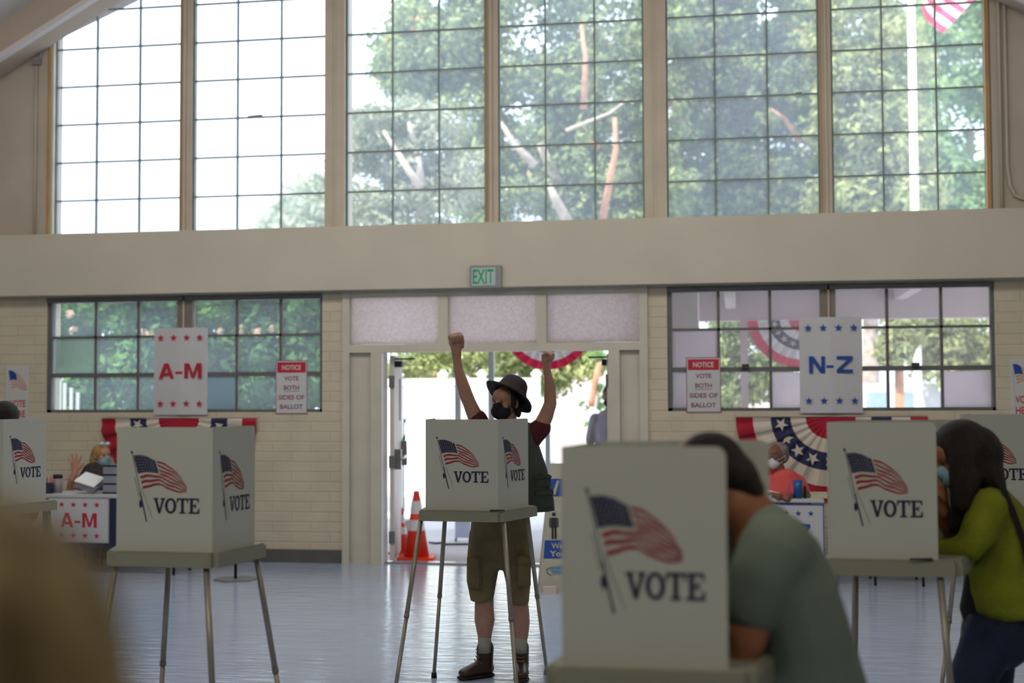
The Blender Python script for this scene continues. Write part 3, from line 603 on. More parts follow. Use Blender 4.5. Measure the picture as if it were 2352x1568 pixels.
tree('tall_tree', 'big dense dark green tree with reddish sprigs filling the middle windows', 'tree', [(1010, 60, 130, 120), (1180, 60, 180, 190), (1400, 60, 180, 200), (1170, 260, 170, 130), (1390, 280, 180, 170), (1180, 430, 170, 110), (1400, 450, 170, 120), (1300, 580, 260, 130), (970, 140, 90, 80), (1300, -160, 400, 160)], 35, 2.8, 640, 110, .105, .62, G1,
     [bpts([(1345, 900, 34, .35), (1330, 560, 34, .30), (1290, 440, 33, .16), (1240, 330, 32, .10)]), bpts([(1310, 520, 32, .16), (1275, 455, 31, .14), (1262, 425, 31, .06)]), bpts([(1380, 520, 32, .10), (1400, 420, 31, .07), (1415, 340, 31, .10), (1412, 270, 31, .05)]), bpts([(1230, 380, 31, .11), (1180, 330, 31, .09), (1150, 280, 31, .04)]), bpts([(1340, 250, 31, .08), (1345, 130, 31, .10), (1335, 60, 31, .04)]), bpts([(1300, 300, 31, .05), (1400, 260, 31, .04), (1440, 230, 31, .02)])], [M['bark'], M['bark'], M['barko'], M['bark'], M['barko'], M['bark']], 11, None, trunkx=1345)
tree('young_tree', 'thin greyish tree with a pale forked trunk left of the big tree', 'tree', [(900, 330, 110, 90), (860, 420, 90, 90), (960, 420, 100, 100), (900, 520, 130, 90), (1040, 380, 80, 110), (950, 280, 60, 40), (840, 300, 50, 40)], 29, 1.4, 200, 90, .08, .42, G2,
     [bpts([(968, 900, 29, .16), (968, 460, 28, .13), (965, 400, 27.5, .10), (960, 360, 27.5, .05)]), bpts([(966, 430, 27, .09), (935, 385, 27, .08), (900, 330, 27, .06), (880, 300, 27, .03)]), bpts([(950, 320, 27, .06), (938, 280, 27, .03)])], [M['bark']], 12, trunkx=968)
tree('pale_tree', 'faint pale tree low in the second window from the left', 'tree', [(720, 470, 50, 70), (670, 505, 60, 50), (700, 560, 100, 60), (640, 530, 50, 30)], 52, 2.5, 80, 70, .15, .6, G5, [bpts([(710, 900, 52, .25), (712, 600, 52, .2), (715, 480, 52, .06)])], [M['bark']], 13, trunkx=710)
tree('broad_tree', 'broad tree with mixed green leaves filling the fifth window', 'tree', [(1560, 80, 120, 160), (1720, 60, 150, 160), (1600, 300, 140, 180), (1780, 300, 150, 180), (1650, 500, 200, 130), (1850, 480, 110, 140), (1640, -160, 200, 140)], 40, 2.2, 620, 110, .12, .62, G1, [bpts([(1700, 900, 40, .3), (1700, 600, 40, .25), (1690, 300, 40, .1)]), bpts([(1840, 330, 37, .09), (1800, 270, 37, .07), (1770, 250, 37, .03)])], [M['bark'], M['barko']], 14, trunkx=1700)
tree('olive_tree', 'yellowish green tree behind the flagpole in the rightmost tall window', 'tree', [(1960, 60, 110, 160), (1980, 300, 100, 170), (2050, 200, 70, 170), (2000, 480, 120, 120), (2090, 430, 50, 110)], 35, 2.0, 340, 100, .11, .56, G4, [bpts([(2000, 900, 35, .3), (2000, 600, 35, .25), (2000, 300, 35, .1)])], [M['bark']], 15, trunkx=2000)
tree('leafy_tree', 'bright green leafy tree at the far right of the tall windows', 'tree', [(2200, 100, 110, 150), (2240, 330, 120, 160), (2150, 430, 70, 90), (2280, 480, 120, 110), (2200, 560, 130, 90), (2250, -80, 120, 100)], 44, 2.2, 340, 100, .13, .72, G3, [bpts([(2230, 900, 44, .3), (2230, 600, 44, .25), (2230, 300, 44, .1)])], [M['bark']], 16, trunkx=2230)
tree('garden_shrubs', 'sunlit shrubs showing over the white fence through the doorway', 'shrub', [(930, 840, 60, 26), (1010, 830, 60, 34), (1100, 830, 70, 36), (1190, 860, 60, 40), (1262, 862, 36, 30), (1340, 830, 26, 24), (1060, 780, 120, 40), (1280, 790, 110, 40)], 25, .9, 120, 90, .07, .32, G4, [bpts([(1100, 1000, 25, .08), (1100, 850, 25, .05), (1105, 800, 25, .02)])], [M['bark']], 17, trunkx=1100)
# hedge behind the left window
tree('tall_hedge', 'glossy green hedge with pale blossoms filling the lower left window', 'hedge', [(160, 740, 70, 80), (280, 730, 90, 90), (400, 740, 90, 90), (520, 730, 90, 90), (640, 740, 90, 90), (720, 760, 60, 90), (200, 880, 110, 90), (340, 880, 110, 90), (480, 880, 110, 90), (640, 880, 120, 90)], 19, .9, 400, 100, .07, .30, G6, [bpts([(420, 1190, 19, .1), (420, 950, 19, .08), (425, 800, 19, .03)])], [M['bark']], 18, trunkx=420)
hd = bpy.data.objects['tall_hedge']; bm = NB(); random.seed(5)
leaf_cloud(bm, [(at(px + random.uniform(-6, 6), py + random.uniform(-6, 6), 17.9), .05) for px, py in ((158, 718), (165, 752), (505, 757), (560, 757), (583, 758), (617, 760), (330, 765), (344, 766), (650, 770))], 9, .045, 0, 2); put('blossoms', bm, G7, hd)
bm = NB()
for px in (122, 137, 148, 163, 178): p = at(px, 905, 16.5); box(bm, p.x - .022, p.x + .022, p.y, p.y + .02, GR, 1.95 - (px - 122) * .004)
box(bm, at(110, 905, 16.5).x, at(190, 905, 16.5).x, at(150, 905, 16.5).y + .02, at(150, 905, 16.5).y + .05, .6, .68); tag(put('picket_fence', bm, M['post']), 'pale pickets low in the corner of the lower left window', 'fence')
tree('roadside_bush', 'soft green bush beyond the porch in the lower right window', 'bush', [(2200, 780, 100, 60), (2160, 830, 60, 50), (2270, 830, 60, 60), (2140, 740, 60, 40)], 30, 1.2, 110, 80, .08, .4, G4, [bpts([(2200, 1040, 30, .1), (2200, 850, 30, .05)])], [M['bark']], 19, trunkx=2200)
tree('dark_bush', 'bluish green bush beyond the porch left of the N-Z sign', 'bush', [(1670, 800, 50, 80), (1650, 880, 50, 60), (1740, 870, 50, 60), (1770, 780, 70, 60), (1850, 780, 80, 70)], 24, 1.0, 120, 80, .06, .3, G1, [bpts([(1690, 1110, 24, .1), (1690, 850, 24, .05)])], [M['bark']], 20, trunkx=1690)
tree('drooping_palm', 'yellowish drooping palm fronds beside the flagpole', 'palm', [(2068, 770, 26, 50), (2050, 800, 24, 40), (2080, 730, 30, 20)], 23, .4, 40, 60, .10, .22, G4, [bpts([(2066, 1110, 23, .1), (2066, 790, 23, .08)])], [M['barko']], 21, trunkx=2066)
tree('skirted_palm', 'orange trunked small tree seen at the right of the doorway', 'tree', [(1372, 815, 20, 14), (1345, 950, 12, 30), (1380, 905, 8, 36)], 21, .3, 12, 22, .05, .10, G3, [bpts([(1362, 1145, 21, .04), (1362, 960, 21, .04), (1368, 900, 21, .04), (1378, 830, 21, .04)]), bpts([(1358, 934, 20.8, .05), (1360, 915, 20.8, .085), (1366, 880, 20.8, .07), (1378, 835, 20.8, .05)])], [M['stucco'], M['barko']], 22, trunkx=1362)  # palm: thin pale trunk, with its orange dead skirt built as a branch
# little plant by the open door
pr = tag(empty('potted_bamboo', Pz(926, 14.6, GR)), 'small plant with long green leaves just outside the left door leaf', 'plant'); bm = NB()
for i in range(14):
    a = random.uniform(0, 6.28); p0 = at(928, 990 + random.uniform(-30, 15), 14.6); d = Vector((cos(a), sin(a) * .5, random.uniform(-.9, .4))).normalized(); x, y = frame_of(d, EZ)
    s = random.uniform(.10, .17); poly(bm, [p0, p0 + d * s * .5 + y * .016, p0 + d * s, p0 + d * s * .5 - y * .016])
put('leaves', bm, leafmat('bamboo_leaf', [(0, (.01, .16, .05)), (1, (.06, .32, .10))]), pr)
bm = NB(); tube(bm, [(Pz(926, 14.6, .25), .008), (at(928, 960, 14.6), .005)], R0, 6); put('stem', bm, M['green'], pr)
bm = NB(); tube(bm, [(Pz(926, 14.6, GR), .10), (Pz(926, 14.6, .28), .13)], R0, 16); put('pot', bm, M['stucco'], pr)
# flagpole and flag
dP = 27; pb = Pz(2107, dP, GR); bm = NB(); tube(bm, [(pb, .085), (pb + EZ * 6, .08), (pb + EZ * 11.6, .07)], R0, 14); tube(bm, [(pb, .2), (pb + EZ * .25, .18)], R0, 14)
ell(bm, pb + EZ * 11.7, .12); tag(put('flagpole', bm, M['polew'], None, True), 'tall white flagpole outside beyond the rightmost windows', 'flagpole')
bm = NB(); A_, B_, C_, D_ = (2118, -190), (2118, 12), (2166, 76), (2300, -70)
for j in range(13):
    for i in range(14):
        q = []
        for (u, v) in ((i / 14, j / 13), ((i + 1) / 14, j / 13), ((i + 1) / 14, (j + 1) / 13), (i / 14, (j + 1) / 13)):
            x = (A_[0] * (1 - v) + B_[0] * v) * (1 - u) + (D_[0] * (1 - v) + C_[0] * v) * u; y = (A_[1] * (1 - v) + B_[1] * v) * (1 - u) + (D_[1] * (1 - v) + C_[1] * v) * u
            x -= 14 * sin(u * pi) * (v); q.append(at(x, y, dP + .16 * sin(u * 9 + v * 3)))
        poly(bm, q, 2 if (j < 7 and i < 6) else (1 if j % 2 == 0 else 0))
bmesh.ops.remove_doubles(bm, verts=bm.verts, dist=1e-4)
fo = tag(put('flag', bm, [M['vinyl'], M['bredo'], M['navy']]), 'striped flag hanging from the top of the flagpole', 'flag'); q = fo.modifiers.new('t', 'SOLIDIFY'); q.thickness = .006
# parked van
vd = 31; vb = Pz(2040, vd, GR); vr = tag(empty('parked_van', vb), 'pale parked van with side windows beyond the porch', 'vehicle')
bm = NB(); ex = R0; ey = FH
def vp(a, b, c): return vb + ex * a + ey * b + EZ * c
prism(bm, [vp(-1.6, 0, .35), vp(2.2, 0, .35), vp(2.2, 0, 1.1), vp(1.5, 0, 1.25), vp(1.1, 0, 1.95), vp(-1.5, 0, 1.95), vp(-1.6, 0, 1.2)], ey * 1.8); put('body', bm, M['car'], vr)
for a in (-1.3, -.55, .25): bm = NB(); prism(bm, [vp(a, -.01, 1.25), vp(a + .55, -.01, 1.25), vp(a + .50, -.01, 1.75), vp(a + .05, -.01, 1.75)], ey * .012); put('side_window', bm, M['carg'], vr)
for a in (-.9, 1.4): bm = NB(); tube(bm, [(vp(a, -.02, .33), .33), (vp(a, .2, .33), .33)], EZ, 20); put('wheel', bm, M['black'], vr, True)
# traffic cones
def cone(px, d, h, label):
    b = Pz(px, d, GR); s = h / .7; r = tag(empty('traffic_cone', b), label, 'traffic cone')
    R_ = lambda z: (.135 - .108 * (z / .7)) * s
    def seg(z0, z1, e=0): return [(b + EZ * z0 * s, R_(z0) + e), (b + EZ * z1 * s, R_(z1) + e)]
    bm = NB(); tube(bm, seg(.03, .70), R0, 20); put('cone_body', bm, M['orange'], r)
    for z0, z1 in ((.30, .41), (.47, .60)): bm = NB(); tube(bm, seg(z0, z1, .002), R0, 20, 0, False); put('reflective_band', bm, M['reflect'], r)
    bm = NB(); obox(bm, b + EZ * .018 * s, R0 * .185 * s, FH * .185 * s, EZ * .018 * s); put('base', bm, M['orange'], r)
cone(956, 13.5, .70, 'tall orange cone with white bands standing in the doorway'); cone(921, 14.05, .48, 'shorter orange cone half hidden by the open door leaf')
# low board outside
b0 = Pz(1062, 15.2, GR); br = tag(empty('low_board', b0), 'low pale blue board standing on the paving outside the doorway', 'board')
bm = NB(); obox(bm, b0 + EZ * .17, R0 * .09, FH * .01, EZ * .13); put('panel', bm, M['bluep'], br)
for s in (-1, 1): bm = NB(); obox(bm, b0 + R0 * .08 * s + EZ * .02, R0 * .012, FH * .08, EZ * .02); put('foot', bm, M['grey'], br)
pipe('ground_cable', [Pz(985, 14.9, .0), Pz(1000, 14.8, .0), Pz(1015, 14.85, .0), Pz(1024, 14.7, .0), Pz(1080, 14.7, .0)], .012, M['black'], 'dark cable lying on the paving outside the doorway', 'cable')

# ================================================================ VOTING BOOTHS
def panel(root, P0, P1, z0, z1, rl=0, rr=0, art=True, name='screen_panel'):
    """panel from plan point P0 to P1 (left to right seen from outside)"""
    P0 = Vector((P0.x, P0.y, 0)); P1 = Vector((P1.x, P1.y, 0)); e = (P1 - P0); w = e.length; e.normalize(); nrm = e.cross(EZ)
    h = z1 - z0; pts = [(0, 0), (w, 0)]
    for k in range(6): a = k / 5 * pi / 2; pts += [(w - rr + rr * cos(a), h - rr + rr * sin(a))] if rr else ([(w, h)] if k == 0 else [])
    for k in range(6): a = pi / 2 + k / 5 * pi / 2; pts += [(rl + rl * cos(a), h - rl + rl * sin(a))] if rl else ([(0, h)] if k == 0 else [])
    bm = NB(); prism(bm, [P0 + e * a + EZ * (z0 + b) for a, b in pts], nrm * -.006)
    if art:
        f = lambda x, y, q=0: P0 + e * (w * (x - 352) / 503) + EZ * (z1 - h * (y - 552) / 623) + nrm * (.0012 + .0006 * q)
        flag_art(bm, f, 1, 2, 3, 2); vote_word(bm, f, 2)
    return put(name, bm, [M['panel'], M['red'], M['ink'], M['white']], root)
def offset_poly(pts, m):
    n = len(pts); c = sum(pts, Vector()) / n; out = []
    L_ = []
    for i in range(n):
        a, b = pts[i], pts[(i + 1) % n]; d = (b - a).normalized(); nn = Vector((d.y, -d.x, 0))
        if nn.dot((a + b) / 2 - c) < 0: nn = -nn
        L_.append((a + nn * m, d))
    for i in range(n):
        (p, d), (q, e2) = L_[i - 1], L_[i]; den = d.x * e2.y - d.y * e2.x; t = ((q.x - p.x) * e2.y - (q.y - p.y) * e2.x) / den; out.append(p + d * t)
    return out
def booth(label, pl, zb, legs=None, arts=(1, 1, 1), front=.09, h=.487, rc=.014):
    """pl: four plan points open-fold-fold-open"""
    pl = [Vector((p.x, p.y, 0)) for p in pl]; c = sum(pl, Vector()) / 4; root = tag(empty('voting_booth', c), label, 'voting booth')
    for i in range(3): panel(root, pl[i], pl[i + 1], zb, zb + h, rc if i == 0 else 0, rc if i == 2 else 0, arts[i])
    op = list(pl); m = ((pl[1] + pl[2]) / 2 - (pl[0] + pl[3]) / 2); m = -m.normalized() * front; op[0] = op[0] + m; op[3] = op[3] + m
    tr = offset_poly(op, .035)
    bm = NB(); prism(bm, [p + EZ * (zb - .058) for p in tr], EZ * .058)
    bmesh.ops.bevel(bm, geom=[e for e in bm.edges if abs((e.verts[0].co - e.verts[1].co).z) > .03], offset=.022, segments=4, affect='EDGES')
    bmesh.ops.bevel(bm, geom=[e for e in bm.edges if e.verts[0].co.z > zb - .001 and e.verts[1].co.z > zb - .001 and len(e.link_faces) == 2 and any(abs(f.normal.z) < .5 for f in e.link_faces)], offset=.006, segments=2, affect='EDGES')
    put('writing_tray', bm, M['tray'], root)
    ins = offset_poly(op, -.005)
    for i in range(4):
        if legs and legs[i]: a = legs[i][0]; b = legs[i][1]; a = Vector((a.x, a.y, zb - .055)); b = Vector((b.x, b.y, 0))
        else: a = ins[i] + EZ * (zb - .055); b = ins[i] + (ins[i] - c).normalized() * .20; b.z = 0
        bm = NB(); d = (b - a); k = .0125; tube(bm, [(a, k), (a + d * .5, k)], R0, 12); tube(bm, [(a + d * .5, k * .86), (b + EZ * .02, k * .86)], R0, 12)
        tube(bm, [(a + d * .485, k * 1.15), (a + d * .505, k * 1.15)], R0, 12, 1); lg = put('leg', bm, [M['leg'], M['legd']], root)
        bm = NB(); tube(bm, [(b + EZ * .03 - d.normalized() * 0, .015), (b, .017)], R0, 12); ft = put('rubber_foot', bm, M['sole'], None)
        ft.parent = lg; ft.data.transform(Matrix.Translation(-root.location))
    return root
H0 = 0
g = lambda px, d: Pz(px, d, 0)
B1 = booth('voting booth with flag panels in the centre, in front of the cheering man', [g(998, 7.44), g(977, 7.09), g(1143, 7.0), g(1212, 7.30)], 1.035,
      [(g(1022, 7.5), onZ(997, 1556, 0)), (g(966, 7.12), g(898, 6.72)), (g(1155, 7.01), g(1189, 6.6)), (g(1209, 7.36), onZ(1256, 1548, 0))], front=.03)
B2 = booth('voting booth with flag panels left of centre, behind the blurred head', [g(300, 5.56), g(270, 5.22), g(489, 5.13), g(586, 5.42)], 1.04,
      [(g(392, 5.62), g(366, 5.8)), (g(270, 5.22), g(178, 4.95)), (g(476, 5.13), g(512, 4.8)), (g(590, 5.45), g(678, 5.65))], front=.03)
B3 = booth('nearest voting booth, used by the person in the sage tee', [g(1762, 3.33), g(1370, 3.27), g(1287, 2.96), g(1665, 2.89)], 1.042, None, arts=(0, 1, 1), front=.03, rc=.024)
B4 = booth('voting booth used by the woman in the lime sweater', [g(2200, 5.14), g(1960, 5.04), g(1897, 4.73), g(2147, 4.66)], 1.058,
      [None, (g(1958, 4.98), g(1944, 5.2)), (g(1912, 4.70), g(1870, 4.4)), (g(2150, 4.66), g(2205, 4.4))], arts=(0, 1, 1), front=.05, rc=.022)
B5 = booth('voting booth at the far left edge, before the flag poster', [g(-180, 7.75), g(-160, 7.42), g(9, 7.42), g(108, 7.72)], 1.04)
B6 = booth('voting booth at the far right edge, behind the woman in lime', [g(2225, 7.12), g(2203, 6.78), g(2376, 6.72), g(2450, 6.98)], 1.055,
      [(g(2220, 7.1), g(2188, 7.3)), (g(2198, 6.78), g(2138, 6.5)), None, None])
# pens resting on trays
for (px, d, label) in ((1141, 6.985, 'dark ballpoint pen lying at the fold of the centre booth'), (2105, 4.655, 'dark pen lying on the rim of the booth beside the woman in lime')):
    zb = 1.035 if px < 1500 else 1.058; q = g(px, d); bm = NB(); tube(bm, [(q + EZ * (zb + .005) - R0 * .04 - FH * .016, .004), (q + EZ * (zb + .005) + R0 * .04 - FH * .016, .004)], EZ, 8); tag(put('pen', bm, M['black'], None, True), label, 'pen')

# ================================================================ PEOPLE
def axes(fwd, up=EZ):
    F_ = Vector(fwd).normalized(); U_ = Vector(up); U_ = (U_ - F_ * U_.dot(F_)).normalized(); S_ = F_.cross(U_).normalized(); return F_, S_, U_
def fist(bm, w, d, palm, sc=1.0):
    """closed hand: wrist w, direction d along the forearm, palm faces 'palm'"""
    d = Vector(d).normalized(); p = Vector(palm); p = (p - d * p.dot(d)).normalized(); s = d.cross(p)
    c = w + d * .045 * sc; ell(bm, c, (.045 * sc, .036 * sc, .022 * sc), (d, s, p)); rtube(bm, [(w - d * .03, .026 * sc, .021 * sc), (w + d * .02, .028 * sc, .021 * sc)], s)
    for i in range(4):
        o = c + s * (.028 - .0185 * i) * sc + d * (.034 - .003 * abs(i - 1)) * sc
        rtube(bm, [(o - p * .004, .0105 * sc), (o + d * .012 * sc + p * .018 * sc, .0105 * sc), (o - d * .004 * sc + p * .038 * sc, .010 * sc), (o - d * .024 * sc + p * .030 * sc, .009 * sc)], s, 8)
    t = c + s * .034 * sc - d * .01 * sc; rtube(bm, [(t - d * .015 * sc, .012 * sc), (t + d * .018 * sc + p * .024 * sc, .0115 * sc), (t + d * .034 * sc + p * .036 * sc - s * .018 * sc, .010 * sc)], s, 8)
def open_hand(bm, w, d, palm, spread=.32, sc=1.0, curl=.1, side=1):
    d = Vector(d).normalized(); p = Vector(palm); p = (p - d * p.dot(d)).normalized(); s = d.cross(p) * side
    rtube(bm, [(w - d * .03, .025 * sc, .02 * sc), (w + d * .03 * sc, .034 * sc, .016 * sc), (w + d * .075 * sc, .040 * sc, .014 * sc)], s)
    for i, ln in enumerate((.072, .08, .075, .058)):
        a = spread * (i - 1.5) / 1.5; o = w + d * .08 * sc - s * .030 * (i - 1.5) / 1.5 * sc; q = (d * cos(a) - s * sin(a))
        rtube(bm, [(o, .0098 * sc), (o + q * ln * .5 * sc + p * curl * .03, .009 * sc), (o + q * ln * sc + p * curl * .09, .0075 * sc)], s, 8)
    o = w + d * .025 * sc + s * .03 * sc; q = (d * .65 + s * .75).normalized(); rtube(bm, [(o, .013 * sc), (o + q * .03 * sc, .0115 * sc), (o + q * .062 * sc + d * .008, .0095 * sc)], s, 8)
def head_shape(bm, c, F_, S_, U_, k=1.0):
    def L_(f, s, u): return c + (F_ * f + S_ * s + U_ * u) * k
    A = (F_, S_, U_); E_ = lambda p, r: ell(bm, L_(*p), tuple(q * k for q in r), A, 16)
    E_((-.012, 0, .03), (.098, .077, .092)); E_((.025, 0, -.045), (.062, .058, .068)); E_((.052, 0, -.085), (.030, .032, .026)); E_((.055, 0, .045), (.042, .062, .05))
    E_((.080, 0, .036), (.016, .052, .012)); rtube(bm, [(L_(.082, 0, .025), .011 * k, .010 * k), (L_(.105, 0, -.008), .015 * k, .012 * k)], S_, 8)
    E_((.084, 0, -.046), (.013, .026, .010)); E_((.058, .042, -.012), (.026, .022, .024)); E_((.058, -.042, -.012), (.026, .022, .024))
    for s in (-1, 1): E_((-.004, s * .079, .0), (.020, .010, .033)); E_((-.002, s * .084, .0), (.012, .006, .022))
def eyes(root, c, F_, S_, U_, k=1.0):
    for s in (-1, 1):
        p = c + (F_ * .080 + S_ * .031 * s + U_ * .016) * k
        bm = NB(); ell(bm, p, (.010 * k, .013 * k, .0065 * k), (F_, S_, U_), 10); ell(bm, p + F_ * .0065 * k, (.005 * k, .006 * k, .006 * k), (F_, S_, U_), 8, 1); put('eye', bm, [M['eye'], M['iris']], root, True)
def mask(root, c, F_, S_, U_, m, k=1.0, dome=False):
    bm = NB(); ell(bm, c + (F_ * .052 - U_ * .050) * k, (.056 * k, .066 * k, .054 * k) if not dome else (.064 * k, .056 * k, .056 * k), (F_, S_, U_), 18)
    if not dome: ell(bm, c + (F_ * .085 - U_ * .018) * k, (.035 * k, .030 * k, .03 * k), (F_, S_, U_), 12)
    o = put('face_mask', bm, m, root, True); remesh(o, .006, 3)
    for s in (-1, 1):
        bm = NB()
        for u in (-.02, -.07): tube(bm, [(c + (F_ * .06 + S_ * s * .060 + U_ * u) * k, .002), (c + (F_ * .02 + S_ * s * .080 + U_ * u * .6) * k, .002), (c + (F_ * -.018 + S_ * s * .086 + U_ * (.012 if u > -.05 else -.03)) * k, .002)], U_, 6)
        tube(bm, [(c + (F_ * -.018 + S_ * s * .086 + U_ * .012) * k, .002), (c + (F_ * -.018 + S_ * s * .086 - U_ * .03) * k, .002)], S_, 6)
        put('ear_loop', bm, m, root)
def person(label, loc, draw_body, skin, vox=.008, sm=4):
    root = tag(empty('person', loc), label, 'person'); bm = NB(); draw_body(bm); b = put('body', bm, skin, root, True); remesh(b, vox, sm); return root
def cloth(root, name, mats, fn, vox=.009, sm=4, label=None):
    bm = NB(); fn(bm); o = put(name, bm, mats, root, True); remesh(o, vox, sm)
    if label: o['label'] = label
    return o
def shoes(root, ankles, dirs, m, name='shoe', k=1.0):
    for a, d in zip(ankles, dirs):
        d = Vector((d.x, d.y, 0)).normalized(); s = Vector((d.y, -d.x, 0)); g_ = Vector((a.x, a.y, 0)); bm = NB()
        rtube(bm, [(g_ - d * .05 + EZ * .045, .036 * k, .040 * k), (g_ + d * .05 + EZ * .042, .042 * k, .036 * k), (g_ + d * .14 + EZ * .034, .045 * k, .026 * k), (g_ + d * .19 + EZ * .028, .034 * k, .02 * k)], s)
        rtube(bm, [(g_ + EZ * .05, .045 * k), (g_ + EZ * .10, .042 * k)], s); o = put(name, bm, m, root, True); remesh(o, .008, 3)

# ---- the cheering man in the centre (px, py, depth from his silhouette)
d0 = 7.66
def Q(x, y, dd=0): return at(x, y, d0 + dd)
hF, hS, hU = axes(R0 * -.62 - FH * .80 - EZ * .04, EZ + R0 * .10); hc = Q(1163, 925)
aL, aR = Q(1113, 1478), Q(1196, 1478)
def b1(bm):
    rtube(bm, [(Q(1150, 1225), .15, .10), (Q(1153, 1150), .14, .095), (Q(1160, 1060), .15, .10), (Q(1163, 1005), .13, .085)], R0)
    rtube(bm, [(Q(1163, 1000), .062), (Q(1165, 955, .01), .056)], R0)
    head_shape(bm, hc, hF, hS, hU, .92)
    rtube(bm, [(Q(1120, 1000), .052), (Q(1094, 962), .048, .05), (Q(1078, 925), .040), (Q(1070, 905), .040), (Q(1062, 880), .036), (Q(1053, 848), .029), (Q(1048, 812), .024)], R0)
    rtube(bm, [(Q(1208, 1008), .055), (Q(1240, 984), .050), (Q(1254, 955), .044), (Q(1264, 926), .038), (Q(1263, 885), .034), (Q(1257, 852), .020, .023)], R0)
    fist(bm, Q(1048, 806), Q(1045, 776) - Q(1048, 806), FH * -1 + R0 * .35, 1.12)
    fist(bm, Q(1256, 846), Q(1252, 812) - Q(1256, 846), R0 * .9 - FH * .35, 1.08)
    rtube(bm, [(Q(1118, 1250), .085), (Q(1112, 1370), .056), (Q(1112, 1395), .057), (Q(1113, 1425), .060), (Q(1113, 1455), .044), (aL, .034)], R0)
    rtube(bm, [(Q(1188, 1250), .085), (Q(1191, 1380), .056), (Q(1193, 1400), .057), (Q(1195, 1430), .057), (Q(1197, 1460), .043), (aR, .033)], R0)
P1 = person('person in a brown hat, black mask, olive vest and khaki shorts raising both fists', Pz(1155, d0, 0), b1, M['skin'], .0065, 3)
eyes(P1, hc, hF, hS, hU, .92); mask(P1, hc, hF, hS, hU, M['blackcloth'], .95)
def hair1(bm):
    A = (hF, hS, hU); ell(bm, hc - hF * .03 + hU * .045, (.088, .080, .085), A); ell(bm, hc - hF * .055 - hU * .01, (.055, .074, .085), A)
    for s in (-1, 1): ell(bm, hc + hF * .02 + hS * .070 * s + hU * .02, (.022, .014, .055), A); ell(bm, hc - hF * .03 + hS * .070 * s - hU * .05, (.022, .014, .035), A)
cloth(P1, 'hair', M['hair_d'], hair1, .006, 3)
# hat: crown plus curled brim, tilted back to his left
hu = (EZ * .80 + R0 * .40 + FH * .34).normalized(); hx = (R0 - hu * R0.dot(hu)).normalized(); hy = hu.cross(hx); ho = hc + hU * .055 + R0 * .022 + FH * .01
bm = NB(); rings = []
for (z, r) in ((-.004, .098), (.02, .097), (.05, .090), (.075, .083), (.092, .070), (.096, .045), (.086, .0)):
    if r == 0: top = bm.verts.new(ho + hu * z); continue
    rings.append([bm.verts.new(ho + hx * cos(2 * pi * k / 28) * r * .93 + hy * sin(2 * pi * k / 28) * r * 1.08 + hu * z) for k in range(28)])
for a, b in zip(rings, rings[1:]):
    for k in range(28): bm.faces.new((a[k], a[(k + 1) % 28], b[(k + 1) % 28], b[k]))
for k in range(28): bm.faces.new((rings[-1][k], rings[-1][(k + 1) % 28], top))
hr = put('hat', bm, M['hat'], P1, True)
bm = NB(); rg = []
for j, rr in enumerate((.088, .11, .135, .158, .162)):
    row = []
    for k in range(40):
        a = 2 * pi * k / 40; lift = -.022 * (j / 4) ** 1.6 + .030 * (j / 4) ** 2 * (abs(cos(a)) ** 3) * (1 if cos(a) < 0 else -.6)
        row.append(bm.verts.new(ho + hx * cos(a) * rr * .95 + hy * sin(a) * rr + hu * (lift - .004)))
    rg.append(row)
for a, b in zip(rg, rg[1:]):
    for k in range(40): bm.faces.new((a[k], b[k], b[(k + 1) % 40], a[(k + 1) % 40]))
bo = put('hat_brim', bm, M['hat'], P1, True); q = bo.modifiers.new('t', 'SOLIDIFY'); q.thickness = .004
bm = NB(); tube(bm, [(ho + hu * .004, .100 * .95, .100 * 1.06), (ho + hu * .024, .099 * .95, .099 * 1.06)], hx, 28, 0, False); put('hat_band', bm, M['hatband'], P1)
def tee1(bm):
    rtube(bm, [(Q(1155, 1175), .165, .118), (Q(1158, 1100), .165, .12), (Q(1163, 1040), .175, .12), (Q(1163, 1000), .155, .10)], R0)
    rtube(bm, [(Q(1120, 1010), .062), (Q(1104, 978), .060), (Q(1097, 962), .058)], R0); rtube(bm, [(Q(1205, 1020), .075), (Q(1228, 995), .066), (Q(1243, 982), .060)], R0)
cloth(P1, 'tee_shirt', M['tee'], tee1)
# open vest as a shell with a front gap
bm = NB(); rows_ = []
for (py, cx, rx, ry, gap) in ((972, 1166, .125, .10, .30), (1000, 1168, .150, .135, .25), (1040, 1170, .178, .150, .22), (1080, 1172, .208, .155, .22), (1120, 1172, .232, .16, .24), (1150, 1172, .246, .165, .26), (1172, 1172, .248, .165, .28)):
    c = Q(cx, py, .01); row = []
    for k in range(33):
        a = -pi / 2 + gap + (2 * pi - 2 * gap) * k / 32; q_ = 1 + .012 * sin(a * 9 + py * .05)
        row.append(bm.verts.new(c + R0 * cos(a) * rx * q_ + FH * sin(a) * ry * q_))
    rows_.append(row)
for a, b in zip(rows_, rows_[1:]):
    for k in range(32): bm.faces.new((a[k], b[k], b[k + 1], a[k + 1]))
vo = put('vest', bm, M['vest'], P1, True); q = vo.modifiers.new('t', 'SOLIDIFY'); q.thickness = .010; q.offset = 1
for (px, py, hh, dd, rz) in ((1243, 1104, .035, -.155, .55), (1247, 1145, .055, -.165, .5)):
    bm = NB(); ax = (R0 * cos(rz) + FH * sin(rz)); an = ax.cross(EZ); c = Q(px, py, dd * .55); obox(bm, c, ax * .060, an * .014, EZ * hh); obox(bm, c + an * .010 + EZ * (hh * .62), ax * .063, an * .010, EZ * hh * .30)
    bmesh.ops.bevel(bm, geom=list(bm.edges), offset=.005, segments=2, affect='EDGES'); put('vest_pocket', bm, M['vest'], P1)
